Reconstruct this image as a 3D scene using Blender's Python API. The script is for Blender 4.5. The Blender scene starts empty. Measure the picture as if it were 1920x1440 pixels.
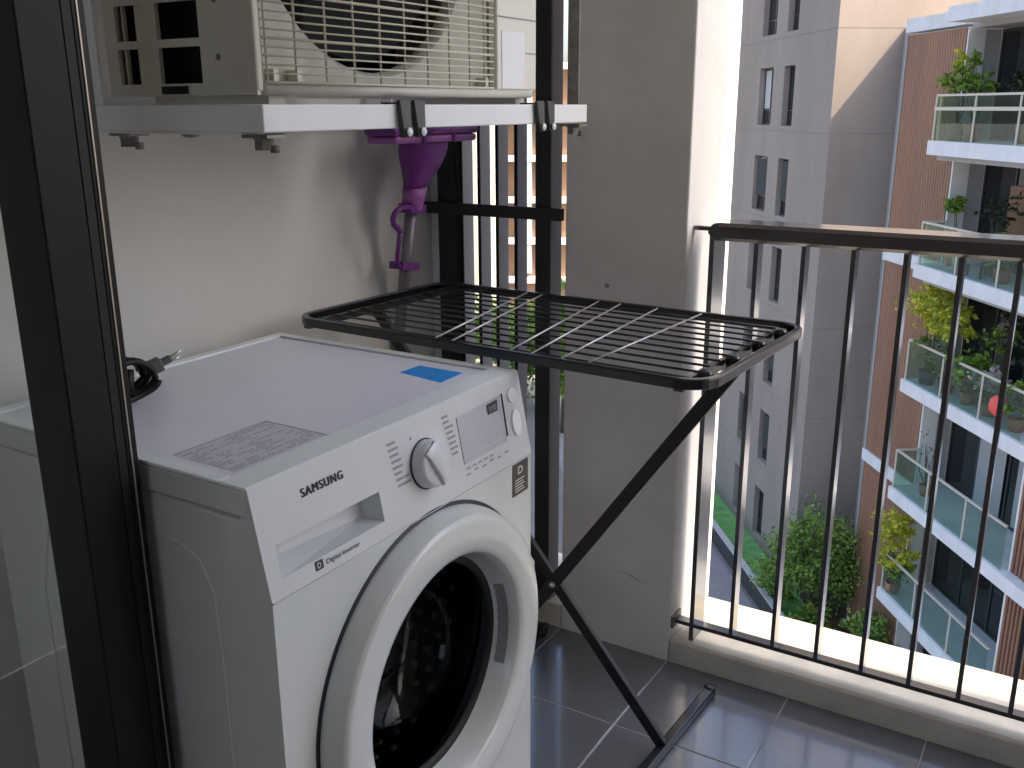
import bpy, math, random
from mathutils import Vector, Matrix
C = bpy.data.collections.new('balcony_scene') if False else bpy.context.scene.collection
SC = bpy.context.scene
PI = math.pi

# ------------------------------------------------------------------ camera
CAM = Vector((1.33685, -0.71011, 1.27017))
YAW, PITCH, ROLL, FPX = 0.551678, 0.281981, -0.004557, 1788.4
cd = bpy.data.cameras.new('camera')
co = bpy.data.objects.new('camera', cd)
C.objects.link(co)
fw = Vector((-math.sin(YAW) * math.cos(PITCH), math.cos(YAW) * math.cos(PITCH), -math.sin(PITCH)))
rt = Vector((math.cos(YAW), math.sin(YAW), 0))
up = rt.cross(fw)
r2 = rt * math.cos(ROLL) + up * math.sin(ROLL)
u2 = -rt * math.sin(ROLL) + up * math.cos(ROLL)
mm = Matrix((r2, u2, -fw)).transposed().to_4x4()
mm.translation = CAM
co.matrix_world = mm
cd.sensor_fit = 'HORIZONTAL'
cd.sensor_width = 36.0
cd.lens = 36.0 * FPX / 1920.0
cd.clip_start = 0.03
cd.clip_end = 2000
SC.camera = co

# ------------------------------------------------------------------ light
SUN = Vector((1.215, 0.066, 1.275)).normalized()      # direction towards the sun
w = bpy.data.worlds.new('World')
SC.world = w
w.use_nodes = True
nt = w.node_tree
bg = nt.nodes['Background']
sky = nt.nodes.new('ShaderNodeTexSky')
sky.sky_type = 'NISHITA'
sky.sun_disc = False
sky.sun_elevation = math.asin(SUN.z)
sky.sun_rotation = math.atan2(SUN.x, SUN.y)
sky.air_density = 1.0
sky.dust_density = 4.0
sky.ozone_density = 1.0
nt.links.new(sky.outputs[0], bg.inputs[0])
bg.inputs[1].default_value = 0.15
sl = bpy.data.lights.new('sun', 'SUN')
sl.energy = 2.4
sl.angle = math.radians(0.53)
sl.color = (1.0, 0.84, 0.62)
so = bpy.data.objects.new('sun', sl)
C.objects.link(so)
so.rotation_euler = (-SUN).to_track_quat('-Z', 'Y').to_euler()
so.location = (10, 0, 20)
SC.view_settings.view_transform = 'Standard'
SC.view_settings.look = 'None'
SC.view_settings.exposure = 1.75
SC.view_settings.gamma = 1.0
SC.render.engine = 'CYCLES'
SC.cycles.max_bounces = 10
SC.cycles.diffuse_bounces = 6
SC.cycles.transparent_max_bounces = 16
SC.cycles.sample_clamp_indirect = 6.0

# ------------------------------------------------------------------ materials
def mat(name, col, rough=0.6, metal=0.0, var=0.0, vscale=6.0, bump=0.0, bscale=60.0, coat=0.0,
        stretch=(1, 1, 1), col2=None, spec=0.5, rvar=0.0):
    m = bpy.data.materials.new(name)
    m.use_nodes = True
    t = m.node_tree
    p = t.nodes['Principled BSDF']
    p.inputs['Base Color'].default_value = (*col, 1)
    p.inputs['Roughness'].default_value = rough
    p.inputs['Metallic'].default_value = metal
    p.inputs['Specular IOR Level'].default_value = spec
    if coat:
        p.inputs['Coat Weight'].default_value = coat
        p.inputs['Coat Roughness'].default_value = 0.08
    if var or col2 or bump or rvar:
        tc = t.nodes.new('ShaderNodeTexCoord')
        mp = t.nodes.new('ShaderNodeMapping')
        mp.inputs['Scale'].default_value = stretch
        t.links.new(tc.outputs['Object'], mp.inputs['Vector'])
        if var or col2 or rvar:
            n = t.nodes.new('ShaderNodeTexNoise')
            n.inputs['Scale'].default_value = vscale
            n.inputs['Detail'].default_value = 5
            n.inputs['Roughness'].default_value = 0.6
            t.links.new(mp.outputs[0], n.inputs['Vector'])
            r = t.nodes.new('ShaderNodeValToRGB')
            r.color_ramp.elements[0].position = 0.3
            r.color_ramp.elements[1].position = 0.7
            c2 = col2 or tuple(min(1, c * (1 + var)) for c in col)
            c1 = col if col2 else tuple(c * (1 - var) for c in col)
            r.color_ramp.elements[0].color = (*c1, 1)
            r.color_ramp.elements[1].color = (*c2, 1)
            t.links.new(n.outputs['Fac'], r.inputs['Fac'])
            t.links.new(r.outputs['Color'], p.inputs['Base Color'])
            if rvar:
                mr = t.nodes.new('ShaderNodeMapRange')
                mr.inputs['From Min'].default_value = 0.3
                mr.inputs['From Max'].default_value = 0.7
                mr.inputs['To Min'].default_value = max(0.02, rough - rvar)
                mr.inputs['To Max'].default_value = min(1, rough + rvar)
                t.links.new(n.outputs['Fac'], mr.inputs['Value'])
                t.links.new(mr.outputs[0], p.inputs['Roughness'])
        if bump:
            n2 = t.nodes.new('ShaderNodeTexNoise')
            n2.inputs['Scale'].default_value = bscale
            n2.inputs['Detail'].default_value = 4
            t.links.new(mp.outputs[0], n2.inputs['Vector'])
            b = t.nodes.new('ShaderNodeBump')
            b.inputs['Strength'].default_value = bump
            b.inputs['Distance'].default_value = 0.01
            t.links.new(n2.outputs['Fac'], b.inputs['Height'])
            t.links.new(b.outputs[0], p.inputs['Normal'])
    return m

def glassy(name, tint, refl=0.12, rough=0.02):
    m = bpy.data.materials.new(name)
    m.use_nodes = True
    t = m.node_tree
    t.nodes.remove(t.nodes['Principled BSDF'])
    o = t.nodes['Material Output']
    tr = t.nodes.new('ShaderNodeBsdfTransparent')
    tr.inputs[0].default_value = (*tint, 1)
    gl = t.nodes.new('ShaderNodeBsdfGlossy')
    gl.inputs['Roughness'].default_value = rough
    gl.inputs['Color'].default_value = (0.9, 0.95, 0.95, 1)
    fr = t.nodes.new('ShaderNodeLayerWeight')
    fr.inputs[0].default_value = 0.5
    pw = t.nodes.new('ShaderNodeMath')
    pw.operation = 'POWER'
    pw.inputs[1].default_value = 5.0
    t.links.new(fr.outputs['Facing'], pw.inputs[0])
    ad = t.nodes.new('ShaderNodeMath')
    ad.operation = 'MULTIPLY_ADD'
    ad.use_clamp = True
    ad.inputs[1].default_value = 0.9
    ad.inputs[2].default_value = refl
    t.links.new(pw.outputs[0], ad.inputs[0])
    mx = t.nodes.new('ShaderNodeMixShader')
    t.links.new(ad.outputs[0], mx.inputs[0])
    t.links.new(tr.outputs[0], mx.inputs[1])
    t.links.new(gl.outputs[0], mx.inputs[2])
    t.links.new(mx.outputs[0], o.inputs['Surface'])
    return m

def leafmat(name, dark, light, trans=0.35):
    m = bpy.data.materials.new(name)
    m.use_nodes = True
    t = m.node_tree
    p = t.nodes['Principled BSDF']
    o = t.nodes['Material Output']
    g = t.nodes.new('ShaderNodeNewGeometry')
    r = t.nodes.new('ShaderNodeValToRGB')
    r.color_ramp.elements[0].color = (*dark, 1)
    r.color_ramp.elements[1].color = (*light, 1)
    t.links.new(g.outputs['Random Per Island'], r.inputs['Fac'])
    t.links.new(r.outputs['Color'], p.inputs['Base Color'])
    p.inputs['Roughness'].default_value = 0.5
    tl = t.nodes.new('ShaderNodeBsdfTranslucent')
    t.links.new(r.outputs['Color'], tl.inputs['Color'])
    mx = t.nodes.new('ShaderNodeMixShader')
    mx.inputs[0].default_value = trans
    t.links.new(p.outputs[0], mx.inputs[1])
    t.links.new(tl.outputs[0], mx.inputs[2])
    t.links.new(mx.outputs[0], o.inputs['Surface'])
    return m

M = {}
M['wall'] = mat('beige_wall_paint', (0.67, 0.65, 0.61), 0.72, var=0.04, vscale=2.6, bump=0.12, bscale=30, stretch=(1, 1, .35))
M['column'] = mat('column_paint', (0.72, 0.69, 0.65), 0.8, var=0.12, vscale=2.2, bump=0.12, bscale=40)
M['kerb'] = mat('kerb_cement_paint', (0.57, 0.53, 0.45), 0.7, var=0.16, vscale=7, bump=0.15, bscale=50)
M['ceiling'] = mat('ceiling_paint', (0.82, 0.81, 0.78), 0.85, var=0.03)
M['room'] = mat('room_wall_paint', (0.78, 0.77, 0.74), 0.85, var=0.03)
M['roomfloor'] = mat('room_floor_wood', (0.28, 0.20, 0.13), 0.4, var=0.2, vscale=3, stretch=(1, 12, 1))
M['tile'] = mat('grey_floor_tile', (0.115, 0.123, 0.145), 0.24, var=0.12, vscale=5, bump=0.03, bscale=18, spec=1.0, coat=0.5)
M['tile'].node_tree.nodes['Principled BSDF'].inputs['IOR'].default_value = 1.8
M['grout'] = mat('tile_grout', (0.40, 0.40, 0.41), 0.9, var=0.3, vscale=20)
M['white'] = mat('white_appliance_enamel', (0.62, 0.65, 0.635), 0.26, coat=0.4, var=0.015, vscale=3)
M['whitepl'] = mat('white_plastic', (0.62, 0.64, 0.66), 0.32, coat=0.3)
M['rim'] = mat('pale_grey_plastic_rim', (0.86, 0.91, 0.91), 0.30)
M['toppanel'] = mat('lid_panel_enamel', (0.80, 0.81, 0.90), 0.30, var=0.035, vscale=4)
M['greyline'] = mat('grey_print', (0.30, 0.30, 0.33), 0.6)
M['label'] = mat('faded_printed_label', (0.68, 0.66, 0.71), 0.5)
M['blackp'] = mat('black_print', (0.02, 0.02, 0.03), 0.5)
M['sticker'] = mat('dark_sticker', (0.035, 0.035, 0.03), 0.4)
M['stickertxt'] = mat('sticker_print', (0.6, 0.6, 0.55), 0.5)
M['blue'] = mat('blue_sticker_print', (0.02, 0.30, 0.82), 0.4, var=0.15, vscale=40)
M['display'] = mat('display_window_plastic', (0.47, 0.47, 0.54), 0.18, coat=0.3)
M['rubber'] = mat('black_rubber', (0.010, 0.010, 0.011), 0.5, spec=0.3)
M['doorglass'] = glassy('dark_door_glass', (0.30, 0.305, 0.32), 0.014, 0.05)
M['drum'] = mat('steel_drum', (0.62, 0.60, 0.58), 0.4, metal=0.6)
M['tub'] = mat('dark_tub', (0.02, 0.02, 0.02), 0.5)
M['grip'] = mat('grey_plastic_grip', (0.30, 0.31, 0.30), 0.45)
M['ac'] = mat('cream_painted_steel', (0.58, 0.565, 0.50), 0.5, var=0.10, vscale=5, bump=0.03)
M['acdark'] = mat('condenser_coil', (0.005, 0.006, 0.009), 0.6, spec=0.25)  # near black puts the shade inside the casing into the colour
M['acwire'] = mat('cream_coated_wire', (0.62, 0.59, 0.48), 0.5)
M['aclabel'] = mat('pale_label', (0.85, 0.87, 0.9), 0.45)
M['fan'] = mat('black_fan_plastic', (0.006, 0.006, 0.007), 0.55, spec=0.2)
M['shelf'] = mat('white_painted_steel', (0.84, 0.85, 0.88), 0.4, var=0.04, vscale=8)
M['bolt'] = mat('weathered_zinc', (0.22, 0.21, 0.19), 0.5, metal=0.6, var=0.3, vscale=60)
M['peg'] = mat('black_plastic_peg', (0.02, 0.021, 0.024), 0.4)
M['steel'] = mat('bright_steel', (0.6, 0.6, 0.6), 0.3, metal=1.0)
M['purple'] = mat('purple_plastic', (0.14, 0.018, 0.19), 0.4)
M['purplelt'] = mat('light_purple_plastic', (0.33, 0.11, 0.36), 0.45)
M['pole'] = mat('grey_metal_pole', (0.20, 0.18, 0.21), 0.35, metal=0.3)
M['rack'] = mat('black_powder_coat', (0.009, 0.008, 0.010), 0.28, spec=0.5, coat=0.25)
M['rackleg'] = mat('matt_black_tube', (0.010, 0.009, 0.011), 0.42, spec=0.4)
M['alu'] = mat('dark_anodised_aluminium', (0.005, 0.005, 0.007), 0.45, spec=0.25)
M['alubl'] = mat('black_aluminium', (0.004, 0.004, 0.005), 0.4, spec=0.25)
M['strip'] = mat('stile_highlight', (0.35, 0.31, 0.27), 0.35, metal=0.6)
M['grille'] = mat('charcoal_window_frame', (0.012, 0.013, 0.017), 0.5)
M['fin'] = mat('grey_louvre_fin', (0.20, 0.20, 0.23), 0.4)
M['rail'] = mat('brown_black_railing_paint', (0.035, 0.026, 0.021), 0.24, var=0.25, vscale=14, spec=0.9, coat=0.8)
M['bar'] = mat('dark_grey_bar_paint', (0.04, 0.04, 0.046), 0.24, spec=1.0, coat=0.8)
M['clear'] = glassy('clear_door_glass', (0.95, 0.97, 0.97), 0.004, 0.0)
M['gbuild'] = mat('grey_render', (0.305, 0.258, 0.226), 0.85, var=0.10, vscale=0.8, bump=0.05, bscale=8, stretch=(1, 1, .3))
M['gbuild2'] = mat('dark_grey_render', (0.27, 0.25, 0.24), 0.85, var=0.05, vscale=0.35)
M['winframe'] = mat('window_frame_charcoal', (0.04, 0.045, 0.05), 0.4)
M['winpane'] = mat('dark_window_glass', (0.02, 0.022, 0.026), 0.04, spec=0.8)
M['blind'] = mat('pale_curtain', (0.55, 0.53, 0.52), 0.9)
M['wood'] = mat('brown_timber_cladding', (0.275, 0.14, 0.085), 0.6, var=0.16, vscale=1.3, stretch=(1, 1, 0.15))
M['slat'] = mat('brown_slat', (0.24, 0.12, 0.075), 0.55, var=0.15, vscale=2, stretch=(1, 1, 0.1))
M['slab'] = mat('white_painted_concrete', (0.70, 0.69, 0.695), 0.7, var=0.09, vscale=2.0, stretch=(1, 1, .4))
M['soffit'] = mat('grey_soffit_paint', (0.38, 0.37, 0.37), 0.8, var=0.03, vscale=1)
M['cream'] = mat('cream_render', (0.62, 0.50, 0.36), 0.8, var=0.03, vscale=0.5)
M['pillarw'] = mat('white_pilaster_paint', (0.72, 0.71, 0.69), 0.7)
M['gwall'] = mat('balcony_grey_wall', (0.36, 0.35, 0.35), 0.8)
M['balglass'] = glassy('green_balcony_glass', (0.74, 0.85, 0.80), 0.06, 0.02)
M['railw'] = mat('pale_handrail', (0.55, 0.50, 0.42), 0.4)
M['dglass'] = mat('sliding_door_glass', (0.012, 0.014, 0.017), 0.05, spec=0.7)
M['brownf'] = mat('brown_furniture', (0.24, 0.12, 0.06), 0.5, var=0.2, vscale=5)
M['pot'] = mat('terracotta', (0.35, 0.16, 0.09), 0.8)
M['dpot'] = mat('dark_pot', (0.03, 0.035, 0.05), 0.5)
M['red'] = mat('coral_paper', (0.75, 0.10, 0.08), 0.6)
M['cushion'] = mat('cream_canvas', (0.80, 0.62, 0.36), 0.8)
M['bark'] = mat('bark', (0.10, 0.075, 0.05), 0.9, var=0.3, vscale=20)
M['leaf'] = leafmat('tree_leaves', (0.040, 0.105, 0.026), (0.36, 0.52, 0.11), 0.45)
M['leafy'] = leafmat('sunlit_yellow_green_leaves', (0.22, 0.32, 0.03), (0.90, 0.82, 0.12), 0.5)  # yellow green, brightened to carry sunlight that misses the balconies
M['leafg'] = leafmat('fresh_green_leaves', (0.05, 0.13, 0.025), (0.34, 0.48, 0.08), 0.45)
M['leafd'] = leafmat('dark_leaves', (0.01, 0.02, 0.008), (0.04, 0.06, 0.02), 0.2)
M['flower'] = leafmat('pale_flowers', (0.45, 0.35, 0.35), (0.8, 0.72, 0.7), 0.4)
M['lawn'] = mat('lawn_grass', (0.14, 0.36, 0.11), 0.9, var=0.25, vscale=2.5, bump=0.5, bscale=30)
M['ground'] = mat('paving_asphalt', (0.17, 0.165, 0.16), 0.9, var=0.15, vscale=0.6)
M['path'] = mat('grey_path_paving', (0.24, 0.23, 0.24), 0.85, var=0.1, vscale=1.5)
M['hedgewall'] = mat('dark_wall_paint', (0.04, 0.04, 0.042), 0.7)
M['coping'] = mat('pale_coping', (0.45, 0.45, 0.45), 0.7)
M['fbrown'] = mat('orange_brown_facade', (0.26, 0.165, 0.11), 0.8, var=0.08, vscale=0.3)
M['soil'] = mat('soil', (0.06, 0.045, 0.03), 0.95, var=0.2, vscale=3)

# ------------------------------------------------------------------ mesh builder
def vec(p):
    return Vector(p)

class MB:
    def __init__(s):
        s.v = []; s.f = []; s.sm = []
    def quad(s, *pts, smooth=False):
        i = len(s.v)
        s.v += [tuple(p) for p in pts]
        s.f.append(tuple(range(i, i + len(pts)))); s.sm.append(smooth)
        return s
    def hexa(s, p, smooth=False):
        i = len(s.v)
        s.v += [tuple(q) for q in p]
        for f in ((0, 3, 2, 1), (4, 5, 6, 7), (0, 1, 5, 4), (1, 2, 6, 5), (2, 3, 7, 6), (3, 0, 4, 7)):
            s.f.append(tuple(i + k for k in f)); s.sm.append(smooth)
        return s
    def box(s, x0, x1, y0, y1, z0, z1):
        if x0 > x1: x0, x1 = x1, x0
        if y0 > y1: y0, y1 = y1, y0
        if z0 > z1: z0, z1 = z1, z0
        return s.hexa([(x0, y0, z0), (x1, y0, z0), (x1, y1, z0), (x0, y1, z0),
                       (x0, y0, z1), (x1, y0, z1), (x1, y1, z1), (x0, y1, z1)])
    def bar(s, a, b, w, h, upv=(0, 0, 1)):
        a, b = vec(a), vec(b)
        d = (b - a).normalized()
        sd = d.cross(vec(upv))
        if sd.length < 1e-5: sd = d.cross(Vector((1, 0, 0)))
        sd.normalize()
        u = sd.cross(d).normalized()
        sd = sd * w / 2; u = u * h / 2
        return s.hexa([a - sd - u, a + sd - u, b + sd - u, b - sd - u, a - sd + u, a + sd + u, b + sd + u, b - sd + u])
    def tube(s, pts, r, n=8, closed=False, smooth=True):
        pts = [vec(p) for p in pts]
        rs = r if isinstance(r, (list, tuple)) else [r] * len(pts)
        base = len(s.v); m = len(pts); prev = None
        for k, p in enumerate(pts):
            if closed: d = pts[(k + 1) % m] - pts[k - 1]
            elif k == 0: d = pts[1] - p
            elif k == m - 1: d = p - pts[k - 1]
            else: d = (pts[k + 1] - p).normalized() + (p - pts[k - 1]).normalized()
            d.normalize()
            if prev is None:
                a = Vector((0, 0, 1)) if abs(d.z) < 0.9 else Vector((1, 0, 0))
                sd = d.cross(a).normalized()
            else:
                sd = (prev - d * prev.dot(d)).normalized()
            prev = sd
            u = d.cross(sd)
            for j in range(n):
                t = 2 * PI * j / n
                s.v.append(tuple(p + (sd * math.cos(t) + u * math.sin(t)) * rs[k]))
        segs = m if closed else m - 1
        for k in range(segs):
            k2 = (k + 1) % m
            for j in range(n):
                j2 = (j + 1) % n
                s.f.append((base + k * n + j, base + k * n + j2, base + k2 * n + j2, base + k2 * n + j)); s.sm.append(smooth)
        if not closed:
            s.f.append(tuple(base + j for j in reversed(range(n)))); s.sm.append(False)
            s.f.append(tuple(base + (m - 1) * n + j for j in range(n))); s.sm.append(False)
        return s
    def prism(s, prof, axis, a, b):
        """prof: 2-d points; axis 'y': (x,z) swept in y; 'x': (y,z); 'z': (x,y)"""
        def P(q, t):
            return {'y': (q[0], t, q[1]), 'x': (t, q[0], q[1]), 'z': (q[0], q[1], t)}[axis]
        i = len(s.v); n = len(prof)
        s.v += [P(q, a) for q in prof] + [P(q, b) for q in prof]
        s.f.append(tuple(i + k for k in range(n))); s.sm.append(False)
        s.f.append(tuple(i + n + k for k in reversed(range(n)))); s.sm.append(False)
        for k in range(n):
            k2 = (k + 1) % n
            s.f.append((i + k, i + n + k, i + n + k2, i + k2)); s.sm.append(False)
        return s
    def lathe(s, prof, c, ex, ey, ez, n=48, smooth=True, a0=0, a1=2 * PI):
        """prof: (r, h); axis ez through c"""
        c, ex, ey, ez = vec(c), vec(ex), vec(ey), vec(ez)
        i = len(s.v); m = len(prof)
        full = abs(a1 - a0 - 2 * PI) < 1e-6
        cols = n if full else n + 1
        for k in range(cols):
            t = a0 + (a1 - a0) * k / n
            d = ex * math.cos(t) + ey * math.sin(t)
            for r, h in prof: s.v.append(tuple(c + d * r + ez * h))
        for k in range(n):
            k2 = (k + 1) % cols
            for j in range(m - 1):
                s.f.append((i + k * m + j, i + k2 * m + j, i + k2 * m + j + 1, i + k * m + j + 1)); s.sm.append(smooth)
        return s
    def build(s, name, m, parent=None, bevel=0.0, seg=2, local=False, merge=False):
        vs = s.v
        if parent is not None and not local:
            inv = ROOT[parent.name].inverted()
            vs = [tuple(inv @ Vector(v)) for v in vs]
        me = bpy.data.meshes.new(name)
        me.from_pydata(vs, [], s.f)
        me.polygons.foreach_set('use_smooth', s.sm)
        if merge:
            import bmesh
            b = bmesh.new(); b.from_mesh(me)
            bmesh.ops.remove_doubles(b, verts=b.verts, dist=1e-5)
            bmesh.ops.recalc_face_normals(b, faces=b.faces)
            b.to_mesh(me); b.free()
        me.materials.append(m)
        me.update()
        o = bpy.data.objects.new(name, me)
        C.objects.link(o)
        if parent is not None:
            o.parent = parent
            ROOT[o.name] = ROOT[parent.name]
        else:
            ROOT[o.name] = Matrix.Identity(4)
        if bevel:
            bm_ = o.modifiers.new('soft_edges', 'BEVEL')
            bm_.width = bevel; bm_.segments = seg; bm_.limit_method = 'ANGLE'; bm_.angle_limit = math.radians(40)
        return o
ROOT = {}

def thing(name, label, cat, loc=(0, 0, 0), rotz=0.0, group=None):
    o = bpy.data.objects.new(name, None)
    C.objects.link(o)
    o.location = loc
    o.rotation_euler = (0, 0, rotz)
    o.empty_display_size = 0.1
    ROOT[o.name] = Matrix.Translation(Vector(loc)) @ Matrix.Rotation(rotz, 4, 'Z')
    o['label'] = label; o['category'] = cat
    if group: o['group'] = group
    return o
def tag(o, label, cat, group=None):
    o['label'] = label; o['category'] = cat
    if group: o['group'] = group
    return o
def struct(o):
    o['kind'] = 'structure'
    return o

def textmesh(mb, txt, org, ex, ey, height, width=None, bold=0.0, shear=0.0, space=1.0):
    """flat lettering: org = left end of the base line, ex / ey unit vectors"""
    cu = bpy.data.curves.new('lettering', 'FONT')
    cu.body = txt; cu.size = 1.0; cu.offset = bold; cu.shear = shear; cu.space_character = space
    ob = bpy.data.objects.new('lettering', cu)
    C.objects.link(ob)
    bpy.context.view_layer.update()
    dg = bpy.context.evaluated_depsgraph_get()
    me = bpy.data.meshes.new_from_object(ob.evaluated_get(dg))
    xs = [v.co.x for v in me.vertices]; ys = [v.co.y for v in me.vertices]
    x0, x1, y1 = min(xs), max(xs), max(ys)
    y0 = min(ys) if txt.isupper() else 0.0
    sy = height / (y1 - y0); sx = (width / (x1 - x0)) if width else sy
    ex, ey, org = vec(ex), vec(ey), vec(org)
    i = len(mb.v)
    mb.v += [tuple(org + ex * ((v.co.x - x0) * sx) + ey * ((v.co.y - y0) * sy)) for v in me.vertices]
    for p in me.polygons:
        mb.f.append(tuple(i + k for k in p.vertices)); mb.sm.append(False)
    bpy.data.objects.remove(ob); bpy.data.curves.remove(cu); bpy.data.meshes.remove(me)

def rect_hole(mb, P, x0, x1, y0, y1, cx, cy, r, n=64):
    """flat plate with a round hole; P maps (a, b) to a 3-d point"""
    angs = set(2 * PI * k / n for k in range(n))
    for a, b in ((x0, y0), (x1, y0), (x1, y1), (x0, y1)):
        angs.add(math.atan2(b - cy, a - cx) % (2 * PI))
    angs = sorted(angs)
    pts = []
    for t in angs:
        c, s_ = math.cos(t), math.sin(t)
        k = 1e9
        if c > 1e-9: k = min(k, (x1 - cx) / c)
        if c < -1e-9: k = min(k, (x0 - cx) / c)
        if s_ > 1e-9: k = min(k, (y1 - cy) / s_)
        if s_ < -1e-9: k = min(k, (y0 - cy) / s_)
        pts.append((P(cx + c * r, cy + s_ * r), P(cx + c * k, cy + s_ * k)))
    for i in range(len(pts)):
        a, b = pts[i], pts[(i + 1) % len(pts)]
        mb.quad(a[0], a[1], b[1], b[0])

def leaf(mb, p, size, rng, droop=0.3):
    d = Vector((rng.gauss(0, 1), rng.gauss(0, 1), rng.gauss(0, 0.6) - droop * 0.5))
    d.normalize()
    sd = d.cross(Vector((rng.gauss(0, 1), rng.gauss(0, 1), rng.gauss(0, 1)))).normalized()
    nrm = d.cross(sd)
    L = size * rng.uniform(0.7, 1.3); W_ = L * rng.uniform(0.28, 0.42)
    i = len(mb.v)
    mb.v += [tuple(p), tuple(p + d * L * .5 + sd * W_ + nrm * W_ * .3), tuple(p + d * L), tuple(p + d * L * .5 - sd * W_ + nrm * W_ * .3)]
    mb.f += [(i, i + 1, i + 2), (i, i + 2, i + 3)]; mb.sm += [False, False]

def crown(c, rad, nclump, nleaf, size, seed, spread=0.33, shell=0.5):
    rng = random.Random(seed); mb = MB(); c = vec(c); rad = vec(rad)
    lob = [(Vector((rng.gauss(0, 1), rng.gauss(0, 1), rng.gauss(0, .8))).normalized(), rng.uniform(-.28, .30)) for _ in range(9)]
    for _ in range(nclump):
        d = Vector((rng.gauss(0, 1), rng.gauss(0, 1), rng.gauss(0, 1))).normalized()
        k = 1.0 + sum(a * max(0, d.dot(l)) ** 4 for l, a in lob)
        q = d * (shell + (1 - shell) * rng.random() ** 0.6) * rng.uniform(0.72, 1.10) * k
        cl = c + Vector((q.x * rad.x, q.y * rad.y, q.z * rad.z))
        sp = spread * min(rad) * rng.choice((.45, .7, 1.0, 1.25)) * rng.uniform(.8, 1.2)
        ax = Vector((d.x, d.y, d.z * .4 + rng.uniform(-.2, .5))).normalized()
        for _ in range(int(nleaf * rng.uniform(.5, 1.3))):
            o = Vector((rng.gauss(0, 1), rng.gauss(0, 1), rng.gauss(0, .55))) * sp * 0.45 + ax * rng.uniform(-.5, 1.3) * sp
            leaf(mb, cl + o, size * rng.uniform(.6, 1.2), rng)
    return mb
# ================================================================== BALCONY SHELL
XB, Y1, ZC = -0.08, 1.19, 2.55
# floor tiles
g = MB().box(XB, 7.0, -0.1, Y1, -0.02, -0.0016)
floor = struct(g.build('balcony_floor', M['grout']))
tb = MB(); tp = 0.2895; gap = 0.0016
x_lines = [0.5985 + tp * k for k in range(-4, 24)]
y_lines = [0.903 + tp * k for k in range(-5, 3)]
for i in range(len(x_lines) - 1):
    for j in range(len(y_lines) - 1):
        a, b = max(x_lines[i] + gap, XB), min(x_lines[i + 1] - gap, 7.0)
        c, d = max(y_lines[j] + gap, -0.1), min(y_lines[j + 1] - gap, Y1)
        if b - a > .01 and d - c > .01:
            tb.box(a, b, c, d, -0.006, 0.0)
tl = tb.build('tile_paving', M['tile'], floor, bevel=0.0012, seg=1)
tag(MB().box(XB - .2, XB, -0.1, 1.30, -0.02, ZC).build('back_wall', M['wall']),
    'plain beige painted wall behind the washing machine and air conditioner', 'wall')
col = MB().box(0.31, 0.60, Y1, 1.46, -0.02, ZC).build('wall_pier', M['column'], bevel=0.004)
tag(col, 'grey beige wall pier between the louvred window and the railing', 'wall')
sc_ = MB()
for (xa, za, xb, zb, w_) in ((.460, .2025, .49, .1995, .0006), (.49, .1995, .520, .1885, .0016), (.520, .1885, .545, .1855, .0006)):
    sc_.quad((xa, Y1 - .0006, za - w_), (xb, Y1 - .0006, zb - w_), (xb, Y1 - .0006, zb + w_), (xa, Y1 - .0006, za + w_))
sc_.build('scratch_mark', M['greyline'], col)
MB().lathe([(.0, .004), (.005, .003), (.006, 0)], (.417, Y1, .889), (1, 0, 0), (0, 0, 1), (0, -1, 0), 12).build('wall_plug', M['greyline'], col)
k = MB()
k.prism([(Y1, -.02), (1.45, -.02), (1.45, .050), (1.30, .055), (1.222, .058), (Y1 + .008, .0585), (Y1, .054)], 'x', 0.602, 3.3)
tag(k.build('balcony_kerb', M['kerb'], bevel=0.003), 'low cement kerb and sunlit ledge under the railing', 'kerb')
k = MB().box(XB, 0.308, Y1, 1.45, -.02, .063)
tag(k.build('window_kerb', M['kerb'], bevel=0.003), 'short white kerb under the louvred window', 'kerb')
struct(MB().box(XB - .2, 7.2, -0.2, 1.445, ZC, ZC + .25).build('ceiling', M['ceiling']))
tag(MB().box(3.3, 3.5, Y1, 1.45, -.02, ZC).build('wall_pier', M['column']), 'second wall pier far along the balcony at the other end of the railing', 'wall')
tag(MB().box(7.0, 7.2, -0.1, 1.45, -.02, ZC).build('end_wall', M['wall']), 'beige wall closing the far right end of the balcony', 'wall')
tag(MB().box(3.52, 7.0, Y1, 1.45, -.02, .06).build('balcony_kerb', M['kerb']), 'second stretch of cement kerb beyond the far wall pier', 'kerb')
tag(MB().box(3.72, 7.0, -.2, -.1, -.02, ZC).build('house_wall', M['wall']), 'beige house wall along the far part of the balcony', 'wall')
# the room the camera stands in
struct(MB().box(-.7, 3.6, -3.6, -0.1, -.03, -.004).build('room_floor', M['roomfloor']))
struct(MB().box(-.7, 3.6, -3.6, -0.2, ZC, ZC + .2).build('room_ceiling', M['ceiling']))
rw = MB()
rw.box(-.8, -.7, -3.6, -.2, 0, ZC).box(3.6, 3.7, -3.6, -.2, 0, ZC).box(-.8, 1.5, -3.7, -3.6, 0, ZC).box(2.9, 3.7, -3.7, -3.6, 0, ZC).box(1.5, 2.9, -3.7, -3.6, 0, .9).box(1.5, 2.9, -3.7, -3.6, 2.3, ZC)  # gap in the unseen back wall added and sized for fill light
tag(rw.build('room_wall', M['room']), 'plain inside walls of the room behind the sliding door', 'wall')
fr = MB()
fr.box(-.8, 3.7, -.2, -.1, 2.35, ZC).box(2.9, 3.7, -.2, -.1, 0, 2.35)
tag(fr.build('door_surround', M['wall']), 'beige wall surround framing the sliding door opening', 'wall')

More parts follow.
